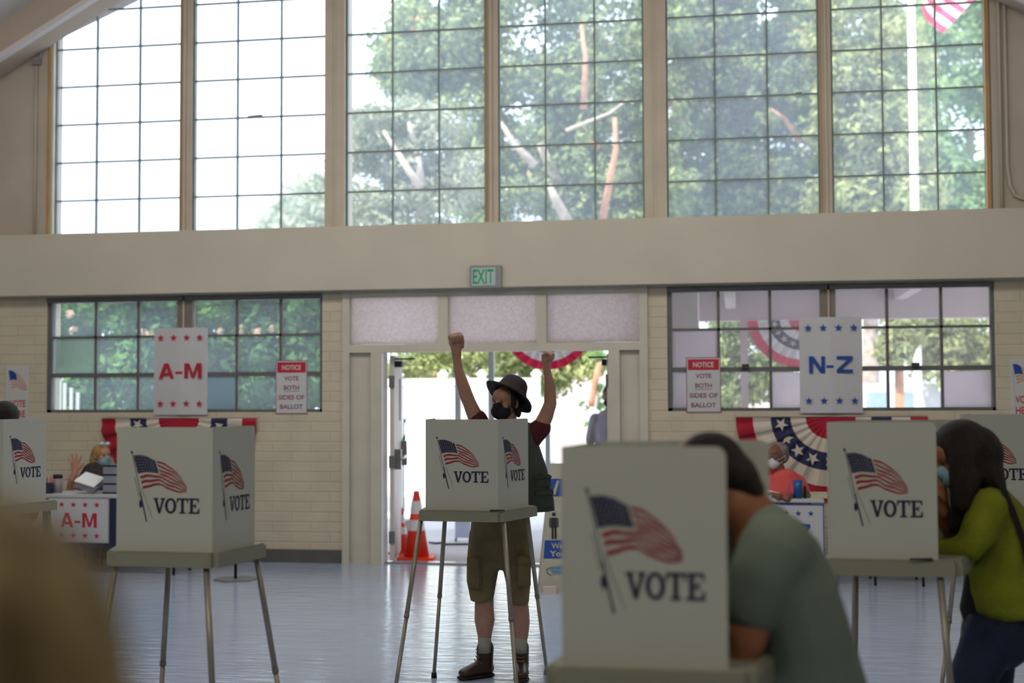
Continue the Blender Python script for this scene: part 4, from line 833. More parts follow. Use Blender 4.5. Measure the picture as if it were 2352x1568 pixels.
def shorts1(bm):
    rtube(bm, [(Q(1148, 1172), .165, .125), (Q(1148, 1225), .175, .13), (Q(1148, 1262), .165, .12)], R0)
    tube(bm, [(Q(1117, 1225), .10), (Q(1110, 1290), .098, .10), (Q(1106, 1335), .088, .095), (Q(1107, 1368), .072, .085), (Q(1108, 1376), .070, .084)], R0, 20)
    tube(bm, [(Q(1180, 1225), .10), (Q(1186, 1290), .088, .10), (Q(1191, 1340), .072, .09), (Q(1192, 1375), .060, .08), (Q(1192, 1383), .059, .079)], R0, 20)
cloth(P1, 'cargo_shorts', M['shorts'], shorts1, .008, 3)
for (px, py, s) in ((1091, 1322, 1), (1203, 1316, -1)):
    bm = NB(); c = Q(px, py, -.105 if s < 0 else -.085); ax = (R0 * .8 + FH * (.6 * -s)).normalized() if s > 0 else (R0 * .93 + FH * .36).normalized(); an = ax.cross(EZ)
    obox(bm, c, ax * .042, an * .010, EZ * .075); obox(bm, c + an * .008 + EZ * .078, ax * .046, an * .012, EZ * .026)
    bmesh.ops.bevel(bm, geom=list(bm.edges), offset=.005, segments=2, affect='EDGES'); put('cargo_pocket', bm, M['shorts'], P1)
for c in (aL, aR): bm = NB(); tube(bm, [(c + EZ * .055, .041, .043), (c + EZ * .0, .038, .042), (c - EZ * .05, .038, .042)], R0, 18); put('sock', bm, M['sock'], P1, True)
for c, dr in ((aL, (R0 * -.80 - FH * .50)), (aR, (R0 * .02 - FH * 1.0))):
    d = dr.normalized(); s = Vector((d.y, -d.x, 0)); g_ = Vector((c.x, c.y, 0)) + FH * .02
    bm = NB(); rtube(bm, [(g_ - d * .022 + EZ * .050, .038, .040), (g_ + d * .03 + EZ * .058, .043, .046), (g_ + d * .10 + EZ * .046, .046, .034), (g_ + d * .145 + EZ * .038, .042, .026)], s)
    rtube(bm, [(g_ + EZ * .06, .048, .05), (g_ - d * .002 + EZ * .12, .048, .050), (g_ - d * .004 + EZ * .172, .050, .052)], s); bt = put('boot', bm, M['boot'], P1, True); remesh(bt, .006, 4)
    bm = NB(); rtube(bm, [(g_ - d * .045 + EZ * .012, .036, .012), (g_ + d * .04 + EZ * .012, .043, .012), (g_ + d * .12 + EZ * .012, .048, .012), (g_ + d * .165 + EZ * .012, .036, .012)], s, 16); so2 = put('boot_sole', bm, M['sole'], None, True)
    so2.parent = bt; so2.data.transform(Matrix.Translation(-P1.location))
    bm = NB()
    for z, k in ((.165, .050), (.145, .050), (.125, .052), (.105, .06)): tube(bm, [(g_ + d * (k - .004) - s * .022 + EZ * z, .003), (g_ + d * (k + .003) + EZ * (z - .006), .003), (g_ + d * (k - .004) + s * .022 + EZ * z, .003)], EZ, 6)
    lc = put('laces', bm, M['lace'], None, True); lc.parent = bt; lc.data.transform(Matrix.Translation(-P1.location))

# ---- nearest voter, sage tee, leaning into the booth
d0b = 3.16
def Q(x, y, dd=0): return at(x, y, d0b + dd)
f_, s_, u_ = axes(R0 * -.75 + FH * .15 - EZ * .70, EZ * .75 - R0 * .6); c_ = Q(1634, 1108, .02)
def b2(bm):
    rtube(bm, [(Q(1900, 1780), .17, .12), (Q(1860, 1600), .15, .11), (Q(1810, 1400), .17, .10), (Q(1770, 1260), .17, .09)], FH)
    rtube(bm, [(Q(1765, 1235), .07), (Q(1725, 1185), .065), (Q(1690, 1150), .06)], FH); head_shape(bm, c_, f_, s_, u_)
    rtube(bm, [(Q(1775, 1270, -.14), .060), (Q(1735, 1390, -.15), .052), (Q(1712, 1475, -.16), .048), (Q(1705, 1522, -.16), .040), (Q(1640, 1520, -.12), .036), (Q(1570, 1518, -.08), .027)], FH)
    open_hand(bm, Q(1570, 1516, -.08), R0 * -1 + FH * .1, EZ * -1, .2, 1, .5)
    rtube(bm, [(Q(1775, 1270, .15), .056), (Q(1740, 1450, .16), .046), (Q(1620, 1500, .12), .036), (Q(1560, 1500, .05), .027)], FH)
    fist(bm, Q(1560, 1500, .05), R0 * -1 - FH * .3, EZ * -1)
    for s in (-1, 1): rtube(bm, [(Q(1905, 1800, .09 * s), .09), (Q(1895, 2100, .10 * s), .06), (Q(1900, 2200, .10 * s), .058), (Pz(1915, d0b + .1 * s, .12), .038), (Pz(1915, d0b + .1 * s, .05), .04)], FH)
P2 = person('person in a sage green tee bending into the nearest voting booth', Pz(1900, d0b, 0), b2, M['skin2'], .010)
def hair2(bm):
    A = (f_, s_, u_); ell(bm, c_ - f_ * .015 + u_ * .030, (.100, .090, .090), A); ell(bm, c_ - f_ * .06 - u_ * .02, (.050, .080, .075), A); ell(bm, c_ - f_ * .055 - u_ * .065, (.040, .066, .05), A); ell(bm, c_ + f_ * .05 + u_ * .09, (.055, .07, .035), A)
cloth(P2, 'hair', M['hair_d'], hair2, .009, 3)
def tee2(bm):
    rtube(bm, [(Q(1905, 1760), .205, .155), (Q(1862, 1600), .19, .138), (Q(1825, 1450), .195, .130), (Q(1797, 1340), .20, .122), (Q(1778, 1262), .19, .105), (Q(1758, 1215), .13, .07)], FH)
    rtube(bm, [(Q(1785, 1265, -.13), .092), (Q(1748, 1330, -.15), .080), (Q(1728, 1392, -.15), .070)], FH); rtube(bm, [(Q(1785, 1265, .13), .09), (Q(1745, 1390, .16), .068)], FH)
cloth(P2, 'tee_shirt', M['mint'], tee2, .010, 5)
def jean2(bm):
    rtube(bm, [(Q(1898, 1740), .17, .125), (Q(1905, 1830), .18, .13)], FH)
    for s in (-1, 1): tube(bm, [(Q(1905, 1800, .09 * s), .105), (Q(1895, 2100, .10 * s), .078), (Pz(1915, d0b + .1 * s, .12), .065)], FH)
cloth(P2, 'trousers', M['jeans'], jean2, .012); shoes(P2, [Pz(1915, d0b - .1, 0), Pz(1915, d0b + .1, 0)], [-R0, -R0], M['sole'])

# ---- woman in the lime sweater
d0c = 4.95
def Q(x, y, dd=0): return at(x, y, d0c + dd)
f2, s2, u2 = axes(R0 * -.88 - FH * .05 - EZ * .42, EZ - R0 * .4); c2_ = Q(2207, 1050, -.02)
def b3(bm):
    rtube(bm, [(Q(2298, 1425), .11, .08), (Q(2296, 1330), .10, .075), (Q(2278, 1220), .14, .09), (Q(2262, 1150), .13, .08)], FH)
    rtube(bm, [(Q(2255, 1150), .06), (Q(2225, 1105), .055)], FH); head_shape(bm, c2_, f2, s2, u2)
    rtube(bm, [(Q(2272, 1160, -.13), .05), (Q(2225, 1255, -.16), .042), (Q(2185, 1262, -.14), .034), (Q(2135, 1262, -.1), .026)], FH); fist(bm, Q(2135, 1262, -.1), -R0, EZ * -1)
    rtube(bm, [(Q(2262, 1160, .14), .05), (Q(2195, 1255, .12), .042), (Q(2172, 1200, .04), .034), (Q(2166, 1165, .0), .027)], FH); fist(bm, Q(2166, 1162, 0), EZ - R0 * .1, R0 * -1)
    rtube(bm, [(Q(2284, 1465, -.07), .072), (Q(2212, 1610, -.10), .058), (Q(2170, 1780, -.10), .05), (Pz(2150, d0c - .1, .1), .036)], FH)
    rtube(bm, [(Q(2298, 1465, .07), .072), (Q(2275, 1620, .10), .058), (Q(2290, 1780, .10), .05), (Pz(2302, d0c + .1, .1), .036)], FH)
P3 = person('person with long dark hair in a lime sweater and dark jeans at a booth', Pz(2296, d0c, 0), b3, M['skin2'], .010)
mask(P3, c2_, f2, s2, u2, M['maskb'])
def hair3(bm):
    A = (f2, s2, u2); ell(bm, c2_ - f2 * .02 + u2 * .035, (.112, .098, .105), A); ell(bm, c2_ - f2 * .08 - u2 * .01, (.08, .095, .10), A)
    rtube(bm, [(Q(2235, 1040, .0), .10, .085), (Q(2258, 1085), .11, .075), (Q(2272, 1118), .11, .055)], FH)
    for dz in (-.085, .085): rtube(bm, [(Q(2214, 1040, dz), .035, .06), (Q(2212, 1110, dz * 1.1), .035, .052), (Q(2208, 1170, dz * 1.1), .032, .042), (Q(2194, 1212, dz), .024, .028)], FH)
    rtube(bm, [(Q(2225, 1090, -.10), .035, .055), (Q(2212, 1160, -.12), .03, .04)], FH)
cloth(P3, 'hair', M['hair_d'], hair3, .008, 4)
def sw(bm):
    tube(bm, [(Q(2311, 1404), .175, .135), (Q(2309, 1392), .185, .148), (Q(2307, 1350), .185, .148), (Q(2305, 1310), .17, .140), (Q(2296, 1240), .175, .128), (Q(2282, 1175), .18, .105), (Q(2266, 1135), .14, .07), (Q(2258, 1118), .08, .04)], FH)
    rtube(bm, [(Q(2276, 1165, -.13), .076), (Q(2245, 1225, -.16), .066), (Q(2222, 1258, -.16), .058), (Q(2185, 1264, -.14), .046), (Q(2156, 1264, -.12), .038)], FH)
    rtube(bm, [(Q(2268, 1165, .13), .07), (Q(2205, 1252, .13), .055), (Q(2190, 1240, .10), .048)], FH)
cloth(P3, 'sweater', M['lime'], sw, .010, 4)
def ut(bm): rtube(bm, [(Q(2262, 1398), .09, .095), (Q(2262, 1325), .08, .070)], FH)
cloth(P3, 'undershirt', M['blackfab'], ut, .012)
def jean3(bm):
    rtube(bm, [(Q(2296, 1385), .155, .115), (Q(2290, 1460), .17, .128)], FH)
    tube(bm, [(Q(2288, 1435, -.08), .108), (Q(2250, 1520, -.09), .092), (Q(2212, 1610, -.10), .078), (Q(2170, 1780, -.10), .066), (Pz(2150, d0c - .1, .10), .060)], FH)
    tube(bm, [(Q(2300, 1435, .08), .105), (Q(2278, 1520, .09), .088), (Q(2275, 1620, .10), .076), (Q(2290, 1780, .10), .066), (Pz(2302, d0c + .1, .10), .060)], FH)
cloth(P3, 'jeans', M['jeans'], jean3, .010); shoes(P3, [Pz(2150, d0c - .1, 0), Pz(2302, d0c + .1, 0)], [-R0, -R0], M['sole'])
bm = NB(); tube(bm, [(Q(2284, 1100, -.10), .004, .012), (Q(2300, 1112, -.165), .004, .012), (Q(2325, 1170, -.19), .004, .012), (Q(2350, 1240, -.19), .004, .012), (Q(2372, 1330, -.17), .004, .012)], FH, 8); put('bag_strap', bm, M['blackfab'], P3)

# ---- generic upright person for those mostly hidden
def standing(label, px, d, ztop, face, skin, hairm, top, legs_m, k=1.0, long_hair=False, hunch=0):
    base = Pz(px, d, 0); F_ = Vector(face).normalized(); S_ = F_.cross(EZ); s = ztop / 1.75; T = lambda f, q, z: base + F_ * f * s + S_ * q * s + EZ * z * s
    fh, sh, uh = axes(F_ - EZ * .15); hc_ = T(.02 + hunch, 0, 1.625)
    def bb(bm):
        rtube(bm, [(T(0, 0, .92), .15 * s, .11 * s), (T(0, 0, 1.1), .13 * s, .09 * s), (T(0, 0, 1.3), .15 * s, .10 * s), (T(0, 0, 1.4), .13 * s, .08 * s)], S_); rtube(bm, [(T(0, 0, 1.42), .058), (T(.01 + hunch * .6, 0, 1.54), .054)], S_)
        head_shape(bm, hc_, fh, sh, uh, .96 * s)
        for q in (-1, 1):
            rtube(bm, [(T(0, q * .18, 1.39), .052), (T(-.01, q * .23, 1.12), .042), (T(.12, q * .22, .95), .032), (T(.2, q * .18, .90), .027)], F_); open_hand(bm, T(.2, q * .18, .90), F_ * .9 - EZ * .4, S_ * -q, .15, 1, .6)
            rtube(bm, [(T(0, q * .09, .90), .085), (T(.01, q * .10, .5), .056), (T(-.01, q * .10, .3), .05), (T(0, q * .10, .09), .036)], S_)
    r = person(label, base, bb, skin, .012)
    A = (fh, sh, uh)
    def hh(bm):
        ell(bm, hc_ - fh * .025 + uh * .04, (.102 * k, .09 * k, .095 * k), A); ell(bm, hc_ - fh * .06 - uh * .01, (.06 * k, .08 * k, .09 * k), A)
        if long_hair: rtube(bm, [(hc_ - fh * .03, .108, .085), (hc_ - fh * .05 - EZ * .08, .135, .09), (hc_ - fh * .06 - EZ * .22, .150, .07)], sh)
    cloth(r, 'hair', hairm, hh, .010, 3)
    def tt(bm):
        rtube(bm, [(T(0, 0, .90), .175 * s, .135 * s), (T(0, 0, 1.1), .165 * s, .12 * s), (T(0, 0, 1.3), .185 * s, .125 * s), (T(0, 0, 1.41), .155 * s, .09 * s)], S_)
        for q in (-1, 1): rtube(bm, [(T(0, q * .17, 1.38), .07 * s), (T(-.01, q * .23, 1.15), .058 * s)], F_)
    cloth(r, 'shirt', top, tt, .013)
    def jj(bm):
        rtube(bm, [(T(0, 0, .96), .16, .12), (T(0, 0, .88), .17, .12)], S_)
        for q in (-1, 1): tube(bm, [(T(0, q * .09, .88), .10), (T(.01, q * .10, .5), .075), (T(0, q * .10, .10), .06)], S_)
    cloth(r, 'trousers', legs_m, jj, .014); shoes(r, [T(0, .1, 0), T(0, -.1, 0)], [F_, F_], M['sole']); return r, hc_, A
standing('person with brown blonde hair, blurred in the near left corner', -135, .62, 1.575, FH + R0 * -.1, M['skin'], M['hair_l'], M['darksh'], M['jeans'], 1.02, True)
standing('person with dark hair behind the booth at the far left', 12, 8.35, 1.61, FH * .8 - R0 * .5, M['skin3'], M['hair_d'], M['darksh'], M['jeans'])
p4, hc4, A4 = standing('person in a grey shirt waiting outside the right side of the doorway', 1401, 14.6, 1.76, -FH - R0 * .25, M['skin3'], M['hair_d'], M['greyshirt'], M['jeans'])
mask(p4, hc4, A4[0], A4[1], A4[2], M['blackcloth'])
# ---- seated poll workers
def seated(label, loc, skin, hc_, F_, U_, neck, sh, arms, torso, mk, dome, hairfn, hairm, topm, top, sleeves, seat_z=.46):
    fh, s_, uh = axes(F_, U_)
    def bb(bm):
        rtube(bm, [(t[0], t[1] - .02, t[2] - .02) for t in torso], R0); rtube(bm, [(neck, .055), (hc_ - uh * .06, .052)], R0); head_shape(bm, hc_, fh, s_, uh, .95)
        for pts, hnd in arms:
            rtube(bm, [(p, q) for p, q in pts], R0)
            if hnd[0] == 'open': open_hand(bm, pts[-1][0], hnd[1], hnd[2], .5, 1.15, .1)
            else: fist(bm, pts[-1][0], hnd[1], hnd[2])
        b = torso[0][0]
        for q in (-1, 1): rtube(bm, [(b + R0 * .09 * q, .08), (b + R0 * .10 * q - FH * .28 - EZ * .0, .06), (b + R0 * .10 * q - FH * .30 - EZ * (b.z - .08), .04)], R0)
    r = person(label, loc, bb, skin, .009, 3); eyes(r, hc_, fh, s_, uh, .95); mask(r, hc_, fh, s_, uh, mk, 1.0, dome)
    cloth(r, 'hair', hairm, lambda bm: hairfn(bm, hc_, fh, s_, uh), .008, 3)
    def tt(bm):
        rtube(bm, torso, R0)
        for sl in sleeves: rtube(bm, sl, R0)
    cloth(r, 'top', topm, tt, .010, 3)
    def jj(bm):
        b = torso[0][0]; ell(bm, b - EZ * .02, (.18, .14, .11), (R0, FH, EZ))
        for q in (-1, 1): tube(bm, [(b + R0 * .09 * q, .095), (b + R0 * .10 * q - FH * .28, .075), (b + R0 * .10 * q - FH * .30 - EZ * (b.z - .10), .055)], R0)
    cloth(r, 'trousers', M['navy'], jj, .013); b = torso[0][0]; shoes(r, [b + R0 * .1 - FH * .30, b - R0 * .1 - FH * .30], [-FH, -FH], M['sole']); return r, (hc_, fh, s_, uh)
dW = 13.1
def Q(x, y, dd=0): return at(x, y, dW + dd)
def hairW(bm, c, f, s, u):
    A = (f, s, u); ell(bm, c - f * .02 + u * .04, (.100, .088, .092), A); ell(bm, c - f * .07 - u * .03, (.06, .09, .12), A); rtube(bm, [(c - f * .05 - u * .02, .09, .05), (c - f * .055 - EZ * .16, .10, .05), (c - f * .04 - EZ * .25, .07, .04)], s)
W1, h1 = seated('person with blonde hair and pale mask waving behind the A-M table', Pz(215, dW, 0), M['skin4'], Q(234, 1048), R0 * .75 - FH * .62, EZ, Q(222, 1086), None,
    [([(Q(198, 1102), .05), (Q(158, 1122, -.1), .04), (Q(165, 1100, -.15), .034), (Q(172, 1084, -.15), .026)], ('open', EZ - R0 * .02, -FH)), ([(Q(244, 1102), .05), (Q(258, 1128, -.05), .04), (Q(240, 1134, -.25), .028)], ('fist', -FH, -EZ))],
    [(Pz(215, dW, .52), .17, .13), (Pz(216, dW, .68), .15, .11), (Pz(218, dW, .84), .17, .11), (Pz(219, dW, .93), .12, .08)], M['maskb'], False, hairW, M['hair_b'], M['navytop'], None, [[(Q(200, 1100), .062), (Q(192, 1106), .058)], [(Q(241, 1100), .062), (Q(248, 1108), .058)]])
c, f, s, u = h1; bm = NB()
for q in (-1, 1): ell(bm, c + f * .055 + s * .032 * q + u * .125, (.012, .028, .020), (f, s, u))
tube(bm, [(c + f * .055 - s * .06 + u * .12, .004), (c + f * .06 + u * .128, .004), (c + f * .055 + s * .06 + u * .12, .004)], u, 6); put('sunglasses', bm, M['lens'], W1, True)
dE = 11.75
def Q(x, y, dd=0): return at(x, y, dE + dd)
def hairE(bm, c, f, s, u):
    A = (f, s, u); ell(bm, c - f * .045 + u * .045, (.082, .084, .080), A); ell(bm, c - f * .07 + u * .0, (.05, .078, .075), A)
W2, h2 = seated('person in a coral tee and white mask seated behind the N-Z table', Pz(1802, dE, 0), M['skin3'], Q(1784, 1048), R0 * -.80 - FH * .55 - EZ * .1, EZ, Q(1792, 1086), None,
    [([(Q(1770, 1108), .05), (Q(1752, 1140, -.1), .04), (Q(1775, 1136, -.3), .028)], ('fist', -FH + R0, -EZ)), ([(Q(1832, 1108), .05), (Q(1850, 1138, -.1), .04), (Q(1815, 1140, -.3), .028)], ('fist', -FH - R0, -EZ))],
    [(Pz(1804, dE, .52), .19, .15), (Pz(1804, dE, .68), .18, .14), (Pz(1803, dE, .80), .185, .13), (Pz(1799, dE, .90), .13, .09)], M['maskw'], True, hairE, M['hair_g'], M['coral'], None, [[(Q(1774, 1106), .07), (Q(1762, 1126, -.04), .062)], [(Q(1830, 1106), .075), (Q(1846, 1128, -.04), .066)]])
c, f, s, u = h2; bm = NB()
for q in (-1, 1):
    for k in range(10):
        a, b = 2 * pi * k / 10, 2 * pi * (k + 1) / 10; P_ = lambda a: c + f * .103 + s * (.03 * q + .022 * cos(a)) + u * (.018 + .016 * sin(a)); tube(bm, [(P_(a), .0018), (P_(b), .0018)], f, 5)
    tube(bm, [(c + f * .10 + s * .052 * q + u * .02, .0018), (c + s * .083 * q + u * .015, .0018)], u, 5)
put('glasses', bm, M['grey'], W2)

# ================================================================ TABLES AND DESK THINGS
def table(label, x0, x1, y0, y1, zt):
    r = tag(empty('folding_table', ((x0 + x1) / 2, (y0 + y1) / 2, 0)), label, 'table')
    bm = NB(); box(bm, x0, x1, y0, y1, zt - .035, zt); bmesh.ops.bevel(bm, geom=list(bm.edges), offset=.006, segments=2, affect='EDGES'); put('tabletop', bm, M['paper'], r)
    for x in (x0 + .12, x1 - .12):
        for y in (y0 + .08, y1 - .08): bm = NB(); tube(bm, [(Vector((x, y, zt - .03)), .014), (Vector((x, y, 0)), .014)], R0, 10); put('leg', bm, M['black'], r)
        bm = NB(); tube(bm, [(Vector((x, y0 + .08, .12)), .01), (Vector((x, y1 - .08, .12)), .01)], EZ, 8); put('leg_brace', bm, M['black'], r)
    return r
ZT = .745
pa = onZ(104, 1133, ZT); pb_ = onZ(262, 1136, ZT); yT = pb_.y; xTa = pa.x; xTb = onY(420, 1140, yT).x
T1 = table('white topped folding table under the left window, with the A-M sign on its front', xTa, xTb, yT, yT + .52, ZT)
bm = NB(); box(bm, xTa + .02, onY(425, 1200, yT).x - .05, yT - .004, yT + .004, .25, ZT - .04); put('table_skirt', bm, M['navy'], T1)
qc = onZ(1893, 1146, ZT); yU = qc.y; xUb = qc.x; xUa = onY(1560, 1146, yU).x
T2 = table('white topped folding table under the right window, in front of the person in coral', xUa, xUb, yU, yU + .52, ZT)
def tsign(txt):
    def d(bm, O, W_, H_):
        for (x0, x1, z0, z1) in ((0, 1, 0, .02), (0, 1, .98, 1), (0, .014, 0, 1), (.986, 1, 0, 1)): poly(bm, [O + EX * W_ * x0 + EZ * H_ * z0, O + EX * W_ * x1 + EZ * H_ * z0, O + EX * W_ * x1 + EZ * H_ * z1, O + EX * W_ * x0 + EZ * H_ * z1], 2)
        for zz in (.16, .84):
            for i in range(4): star(bm, O + EX * W_ * (.22 + .193 * i) + EZ * H_ * zz, EX, EZ, W_ * .052, 1)
        block(bm, txt, O + EX * W_ * .20 + EZ * H_ * .34, EX * W_ * .60, EZ * H_ * .32, 1)
    return d
board('table_sign', 110, 1143, 251, 1246, yT - .016, 'A-M sign with red stars hanging from the front of the left table', 'sign', tsign('A-M'), [M['paper'], M['signred'], M['grey']])
board('table_sign', 1745, 1158, 1892, 1290, yU - .012, 'sign with blue stars hanging from the front of the right table', 'sign', tsign('N-Z'), [M['paper'], M['blue'], M['blue']])
def dsk(px, off, Y0): p = onZ(px, 1140, ZT); x = onY(px, 1140, Y0 + off).x; return Vector((x, Y0 + off, ZT))
p = dsk(112, .09, yT); r = tag(empty('pencil_cup', p), 'dark pencil cup holding red and pink pens on the left table', 'cup'); bm = NB(); tube(bm, [(p, .042), (p + EZ * .10, .044)], R0, 14); put('cup', bm, M['navy'], r)
for i, m in enumerate(('orange', 'signred', 'coral', 'brass')): a = i * 1.6; b = p + Vector((cos(a), sin(a), 0)) * .02 + EZ * .03; bm = NB(); tube(bm, [(b, .005), (b + Vector((cos(a) * .02, sin(a) * .02, .13)), .005)], R0, 6); put('pen', bm, M[m], r)
p = dsk(132, .19, yT); r = tag(empty('wipes_canister', p), 'grey canister with black lid beside the pencil cup', 'canister'); bm = NB(); tube(bm, [(p, .045), (p + EZ * .14, .045)], R0, 16); put('body', bm, M['can'], r); bm = NB(); tube(bm, [(p + EZ * .14, .047), (p + EZ * .175, .044)], R0, 16); put('lid', bm, M['black'], r)
p = dsk(206, .18, yT); r = tag(empty('slanted_paper_tray', p), 'slanted grey tray with white paper in front of the waving person', 'paper tray')
bm = NB(); obox(bm, p + EZ * .078, EX * .10 - EZ * .03, Vector((0, .10, .02)), Vector((.012, 0, .022))); put('tray', bm, M['tgrey'], r); bm = NB(); obox(bm, p + EZ * .128, EX * .10 - EZ * .028, Vector((0, .11, .035)), Vector((0, 0, .006))); put('paper', bm, M['vinyl'], r)
p = dsk(256, .12, yT); r = tag(empty('drawer_tower', p), 'small tower of three frosted drawers on the left table', 'desk organizer'); w_ = .085
bm = NB(); box(bm, p.x - w_ - .008, p.x + w_ + .008, p.y + .012, p.y + .26, ZT, ZT + .27)
for k in range(4): box(bm, p.x - w_ - .008, p.x + w_ + .008, p.y, p.y + .02, ZT + .085 * k, ZT + .085 * k + .014)
put('frame', bm, M['black'], r)
for k in range(3): bm = NB(); box(bm, p.x - w_, p.x + w_, p.y - .004, p.y + .012, ZT + .016 + .085 * k, ZT + .083 + .085 * k); put('drawer', bm, M['drawer'], r)
p = dsk(1833, .06, yU); r = tag(empty('insulated_tumbler', p), 'tall blue tumbler with purple handle on the right table', 'tumbler'); bm = NB(); tube(bm, [(p, .034), (p + EZ * .16, .042)], R0, 18); put('cup', bm, M['tumb'], r)
bm = NB(); tube(bm, [(p - EX * .04 + EZ * .13, .005), (p - EX * .072 + EZ * .12, .005), (p - EX * .078 + EZ * .07, .005), (p - EX * .06 + EZ * .035, .005), (p - EX * .036 + EZ * .03, .005)], EZ, 8); put('handle', bm, M['purple'], r)
p = dsk(1849, .07, yU); bm = NB(); tube(bm, [(p, .014), (p + EZ * .09, .014), (p + EZ * .11, .010)], R0, 12); tag(put('small_bottle', bm, M['black'], None, True), 'small black bottle standing beside the blue tumbler', 'bottle')
p = dsk(1782, .06, yU); bm = NB(); obox(bm, p + EZ * .014, EX * .10, Vector((0, .05, 0)), EZ * .014); obox(bm, p + EZ * .014 - Vector((.0, .051, 0)), EX * .04, Vector((0, .0005, 0)), EZ * .010, 1); tag(put('flat_box', bm, [M['paper'], M['green']]), 'flat white box with green print at the front of the right table', 'box')
p = dsk(1772, .20, yU); bm = NB(); obox(bm, p + EZ * .038, EX * .07, Vector((0, .08, .03)), Vector((0, -.002, .006))); tag(put('paper_stack', bm, M['vinyl']), 'loose white papers before the person in coral', 'papers')
p = dsk(1880, .16, yU); r = tag(empty('note_pads', p), 'pale yellow note pads stacked at the right end of the table', 'note pads'); 
for k in range(3): bm = NB(); obox(bm, p + EZ * (.008 + .016 * k) + EX * .006 * (k % 2), EX * .075, Vector((0, .07, 0)), EZ * .0075); put('pad', bm, M['yellow'] if k != 1 else M['paper'], r)
p = dsk(1858, .14, yU); bm = NB(); tube(bm, [(p + EZ * .012 - EX * .03, .012), (p + EZ * .012 + EX * .03, .012)], EZ, 10); tag(put('marker', bm, M['green'], None, True), 'short green marker beside the yellow note pads', 'marker')
# chairs behind the tables
def chair(x, y, label):
    r = tag(empty('folding_chair', (x, y, 0)), label, 'chair')
    bm = NB(); box(bm, x - .21, x + .21, y - .20, y + .20, .43, .46); put('seat', bm, M['black'], r); bm = NB(); box(bm, x - .21, x + .21, y + .20, y + .225, .60, .84); put('backrest', bm, M['black'], r)
    for sx in (-1, 1):
        for sy in (-1, 1): bm = NB(); tube(bm, [(Vector((x + sx * .2, y + sy * .15, .60 if sy > 0 else .44)), .012), (Vector((x + sx * .2, y + sy * .22, 0)), .012)], EX, 8); put('leg', bm, M['black'], r)
w1 = Pz(215, dW, 0); chair(w1.x, w1.y + .02, 'black folding chair under the waving person'); w2 = Pz(1804, dE, 0); chair(w2.x, w2.y + .02, 'black folding chair under the person in coral')
p = onZ(2006, 1345, 0); chair(p.x + .22, p.y + .24, 'black folding chair whose legs show below the right hand booth')
# queue post
p = onZ(541, 1332, 0); r = tag(empty('queue_post', p), 'thin black post on a flat grey base behind the left booth', 'stanchion')
bm = NB(); prism(bm, [p + EX * .20 * cos(a * pi / 3 + .5) + Vector((0, .18 * sin(a * pi / 3 + .5), 0)) for a in range(6)], EZ * .018); put('base', bm, M['grey'], r)
bm = NB(); tube(bm, [(p + EZ * .018, .014), (p + EZ * .95, .014)], R0, 12); put('post', bm, M['black'], r)
# a-frame mask sign
p = Pz(1313, 11.05, 0); r = tag(empty('sandwich_board', p), 'cream sandwich board with blue bands and mask picture, by the nearest booth', 'sandwich board')
H_ = 1.07; up = (EZ * H_ + FH * .22); hw0, hw1 = .29, .185
def S3(u, v, o=0): return p + R0 * ((hw0 + (hw1 - hw0) * v) * (u * 2 - 1)) + up * v - FH * (.003 + o)
bm = NB(); prism(bm, [S3(0, .0), S3(1, .0), S3(1, 1), S3(0, 1)], FH * .02)
def rct(u0, u1, v0, v1, mi, o=.0015): poly(bm, [S3(u0, v0, o), S3(u1, v0, o), S3(u1, v1, o), S3(u0, v1, o)], mi)
rct(.04, .96, .74, .88, 1); rct(.03, .97, .26, .40, 1)
poly(bm, [S3(.10, .755, .003), S3(.17, .755, .003), S3(.24, .865, .003), S3(.19, .865, .003)], 0)
text(bm, 'Wear', S3(.15, .335, .003), S3(.45, .335, .003) - S3(.15, .335, .003), up * .045, 0, .02); text(bm, 'Your', S3(.13, .275, .003), S3(.45, .275, .003) - S3(.13, .275, .003), up * .045, 0, .03)
o = S3(.16, .60, .003); poly(bm, [o + R0 * .018 * cos(k * pi / 4) + EZ * .018 * sin(k * pi / 4) for k in range(8)], 2)
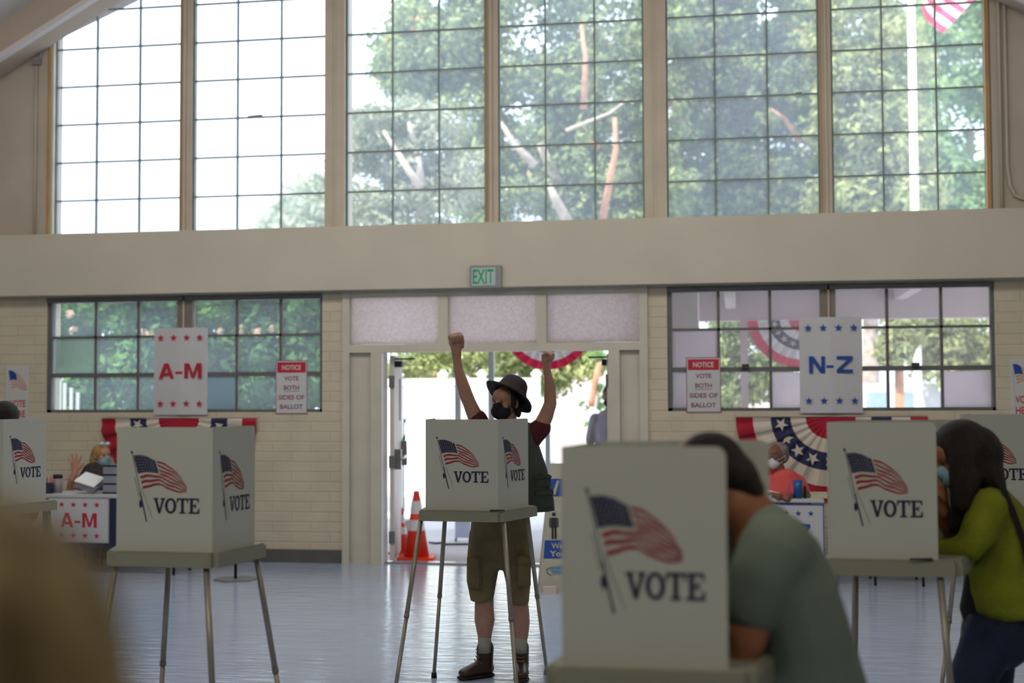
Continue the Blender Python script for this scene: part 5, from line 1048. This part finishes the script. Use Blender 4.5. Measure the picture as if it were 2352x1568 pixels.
for (x0, x1, z0, z1) in ((-.028, .028, -.105, -.025), (-.040, -.031, -.10, -.03), (.031, .040, -.10, -.03), (-.022, -.003, -.19, -.105), (.003, .022, -.19, -.105)): poly(bm, [o + R0 * x0 + up * z0, o + R0 * x1 + up * z0, o + R0 * x1 + up * z1, o + R0 * x0 + up * z1], 2)
o = S3(.36, .15, .003); ow = .11; poly(bm, [o + R0 * ow * a + EZ * b for a, b in ((-1, .05), (0, .06), (1, .05), (.85, -.03), (.45, -.075), (0, -.085), (-.45, -.075), (-.85, -.03))], 3)
for z in (-.04, -.01, .02): poly(bm, [o - FH * .001 + R0 * ow * -.85 + EZ * z, o - FH * .001 + R0 * ow * .85 + EZ * z, o - FH * .001 + R0 * ow * .85 + EZ * (z + .006), o - FH * .001 + R0 * ow * -.85 + EZ * (z + .006)], 0)
tube(bm, [(o - R0 * ow * .95 + EZ * .045, .003), (o - R0 * (ow + .035) + EZ * .035, .003), (o - R0 * (ow + .03) - EZ * .0, .003), (o - R0 * ow * .85 - EZ * .03, .003)], FH, 6, 2)
put('front_panel', bm, [mat('cream_board', (.42, .41, .34), .6), M['blue'], M['black'], M['mblue']], r)
bm = NB(); q = p + FH * .44; prism(bm, [q + R0 * -hw0, q + R0 * hw0, p + up + R0 * hw1 + FH * .02, p + up - R0 * hw1 + FH * .02], FH * .015); put('back_panel', bm, M['frame'], r)
bm = NB(); obox(bm, p - R0 * .20 - FH * .06 + EZ * .03, R0 * .055, FH * .03, EZ * .03); put('weight_block', bm, M['stucco'], r)

# repeats of one category carry one group
from collections import defaultdict
GN = {'voting booth': 'voting booths in the hall', 'person': 'people in and around the hall', 'sign': 'paper signs on the wall and tables', 'bunting': 'pleated fan buntings', 'tree': 'trees beyond the tall windows', 'traffic cone': 'orange cones at the doorway', 'chair': 'black folding chairs', 'table': 'check-in tables', 'conduit': 'conduits on the upper wall', 'post': 'porch posts', 'pen': 'pens left on the booths', 'fence': 'fences outside', 'bush': 'bushes beyond the porch'}
cnt = defaultdict(list)
for o in S.objects:
    if o.parent is None and o.get('category'): cnt[o['category']].append(o)
for c, os_ in cnt.items():
    if len(os_) > 1 and c in GN:
        for o in os_: o['group'] = GN[c]
